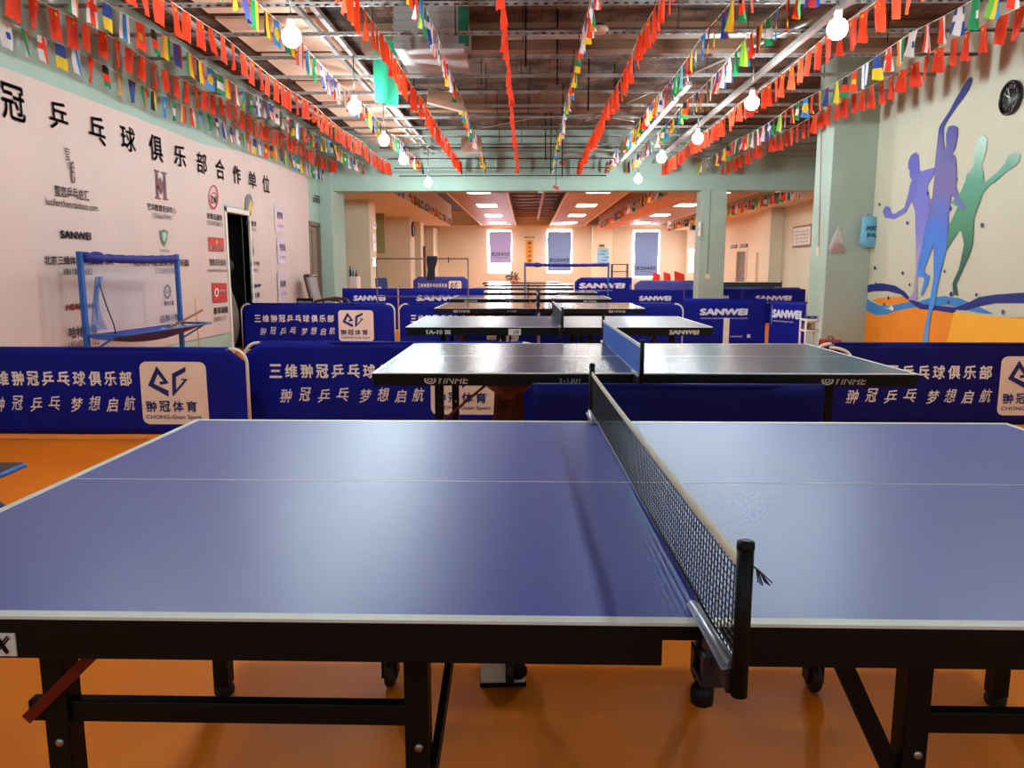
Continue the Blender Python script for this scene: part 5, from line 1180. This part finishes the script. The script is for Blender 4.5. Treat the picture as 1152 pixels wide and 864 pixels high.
def bag(px0, px1, py0, py1, Y, m, label, taper, extra=None):
    p = on_y(px0, py0, Y); q = on_y(px1, py1, Y); w_ = (q.x - p.x) / 2; h_ = p.z - q.z
    e = empty('hanging_bag', ((p.x + q.x) / 2, Y, q.z), 0, label, 'bag')
    MB().grid(lambda u, v: Vector((w_ * (1 - taper * v ** 1.3) * math.cos(u * 2 * PI) * (1 + .06 * math.sin(u * 2 * PI * 5 + v * 4)) * (min(1, .6 + v * 3)), .055 * (1 - taper * v) * math.sin(u * 2 * PI) * min(1, .5 + v * 3), h_ * v)), 26, 12).obj('bag_body', m, e)
    MB().tube([(-w_ * .2, 0, h_ * .96), (0, .02, h_ * 1.1), (w_ * .2, 0, h_ * .96)], .006, 6).obj('bag_handle', m, e)
    MB().tube([(0, .0, h_ * 1.08), (0, PY0 - Y + .01, h_ * 1.08)], .005, 6).obj('hook', CHROME, e)
    return e, w_, h_
e, w_, h_ = bag(933, 951, 256, 284, PY0 - .07, mat('thin white plastic bag', (236, 226, 222), .35, alpha=.38), 'white plastic bag with red contents hanging on the large pillar', .9)
MB().grid(lambda u, v: Vector((w_ * .78 * math.cos(u * 2 * PI) * math.sin(PI * (.1 + .8 * v)), .04 * math.sin(u * 2 * PI) * math.sin(PI * (.1 + .8 * v)), .015 + h_ * .36 * v)), 16, 8).obj('bag_contents', mat('red contents', (168, 44, 54), .6), e)
e, w_, h_ = bag(968.5, 987.5, 244, 278, PY0 - .09, mat('light blue printed bag', (112, 186, 216), .5, var=.12, scale=14), 'light blue printed bag hanging in the corner beside the mural', .25)
mb = MB(); add_text(mb, 'SPORT', (-w_ * .6, -.062, h_ * .55), (1, 0, 0), (0, 0, 1), w_ * 1.2, h_ * .14, .03, .2); add_text(mb, '乒乓', (-w_ * .5, -.062, h_ * .3), (1, 0, 0), (0, 0, 1), w_, h_ * .16, .02); mb.obj('bag_print', mat('dark blue bag print', (40, 70, 140), .6), e, fix=False)
def wall_box(name, P, d, m, label, cat):
    e = empty(name, P, 0, label, cat); MB().box((0, 0, 0), d, None, .004).obj('plate', m, e); MB().box((-d[0] * .5 - .002 if d[0] < d[1] else 0, -d[1] * .5 - .002 if d[1] < d[0] else 0, .0), (d[0] * .45, d[1] * .45, d[2] * .45), None, .002).obj('rocker', WHITE_WALL, e); return e
p = on_x(920.5, 283, PX0 - .008); wall_box('light_switch', p, (.02, .09, .12), mat('cream switch', (236, 216, 180), .4), 'cream light switch on the lit side of the large pillar', 'switch')
p = on_y(796.5, 311, 16.47); wall_box('light_switch', p, (.10, .02, .10), mat('cream switch', (236, 216, 180), .4), 'pale switch box low on the green middle pillar', 'switch')
wr = MB(); wr.tube([on_x(925, 100, PX0 - .01), on_x(921, 283, PX0 - .01)], .006, 6); tag(wr.obj('wall_cable', mat('pinkish cable', (200, 150, 130), .6)), 'thin cable running down the large pillar to its switch', 'cable')
wr = MB(); p = on_y(796.5, 311, 16.47); wr.tube([(p.x - .02, 16.47, p.z), (p.x - .02, 16.47, 2.87)], .008, 6); tag(wr.obj('wall_cable', mat('green-grey cable', (150, 170, 158), .6)), 'painted cable running up the green middle pillar', 'cable')
p = on_y(786, 258, 16.46); q_ = empty('pillar_notice', (3.63, 16.55, p.z), 0, 'small white notice on the left edge of the green pillar', 'notice')
MB().bb((-.008, -.13, -.13), (.004, .1, .16), .002).obj('notice_sheet', mat('white sheet', (244, 238, 230), .5), q_)
mb = MB(); add_text(mb, '出口', (-.0095, .08, -.03), (0, -1, 0), (0, 0, 1), .16, .08); mb.obj('notice_text', INK_SOFT, q_, fix=False)
for px, py, lab in ((608, 215.5, 'white dome camera under the green beam near the middle'), (875.5, 216, 'white dome camera under the green beam near the large pillar')):
    c = on_y(px, py, 16.7); e = empty('dome_camera', (c.x, 16.7, 2.87), 0, lab, 'camera')
    MB().lathe((0, 0, 0), [(.055, 0), (.06, -.015), (.05, -.03)], 16).obj('camera_base', mat('white plastic', (226, 222, 210), .4), e)
    MB().lathe((0, 0, -.03), [(.04, 0), (.036, -.02), (.018, -.036), (.002, -.04)], 14).obj('camera_dome', mat('dark dome', (40, 40, 44), .1), e)
for px, py, lab, Y in ((625.5, 211, 'small red sprinkler tag hanging in front of the green beam', 16.1), (633, 184, 'small red sprinkler tag high in front of the beam', 15.8)):
    c = on_y(px, py, Y); e = empty('sprinkler_head', c, 0, lab, 'sprinkler')
    MB().box((0, 0, 0), (.13, .05, .06), Euler((0, .4, 0)).to_matrix(), .01).obj('sprinkler_body', mat('red sprinkler cap', (216, 60, 40), .5), e); MB().tube([(0, 0, .02), (0, 0, 3.5 - c.z)], .006, 6).obj('drop_pipe', DARK_STEEL, e)
c = on_z(674, 36, 3.45); e = empty('smoke_detector', (c.x, c.y, 3.5), 0, 'pale oval detector under the ceiling between two flag strings', 'detector')
MB().lathe((0, 0, 0), [(.05, 0), (.085, -.01), (.09, -.035), (.06, -.06), (.002, -.064)], 18).obj('detector_body', mat('cream detector plastic', (222, 190, 166), .5), e)
MB().lathe((0, 0, 0), [(.04, 0), (.045, .02), (.02, .03)], 12).obj('detector_base', DARK_STEEL, e)

# ================================================================== light and view
wd = bpy.data.worlds.new('world'); scene.world = wd; wd.use_nodes = True
wd.node_tree.nodes['Background'].inputs['Color'].default_value = (.92, .96, 1.0, 1); wd.node_tree.nodes['Background'].inputs['Strength'].default_value = .18
vs = scene.view_settings; vs.view_transform = 'Standard'; vs.look = 'None'; vs.gamma = 1; vs.exposure = 0.85; vs.use_curve_mapping = False
scene.cycles.use_denoising = True
scene.cycles.max_bounces = 6; scene.cycles.diffuse_bounces = 3; scene.cycles.glossy_bounces = 3; scene.cycles.transparent_max_bounces = 8
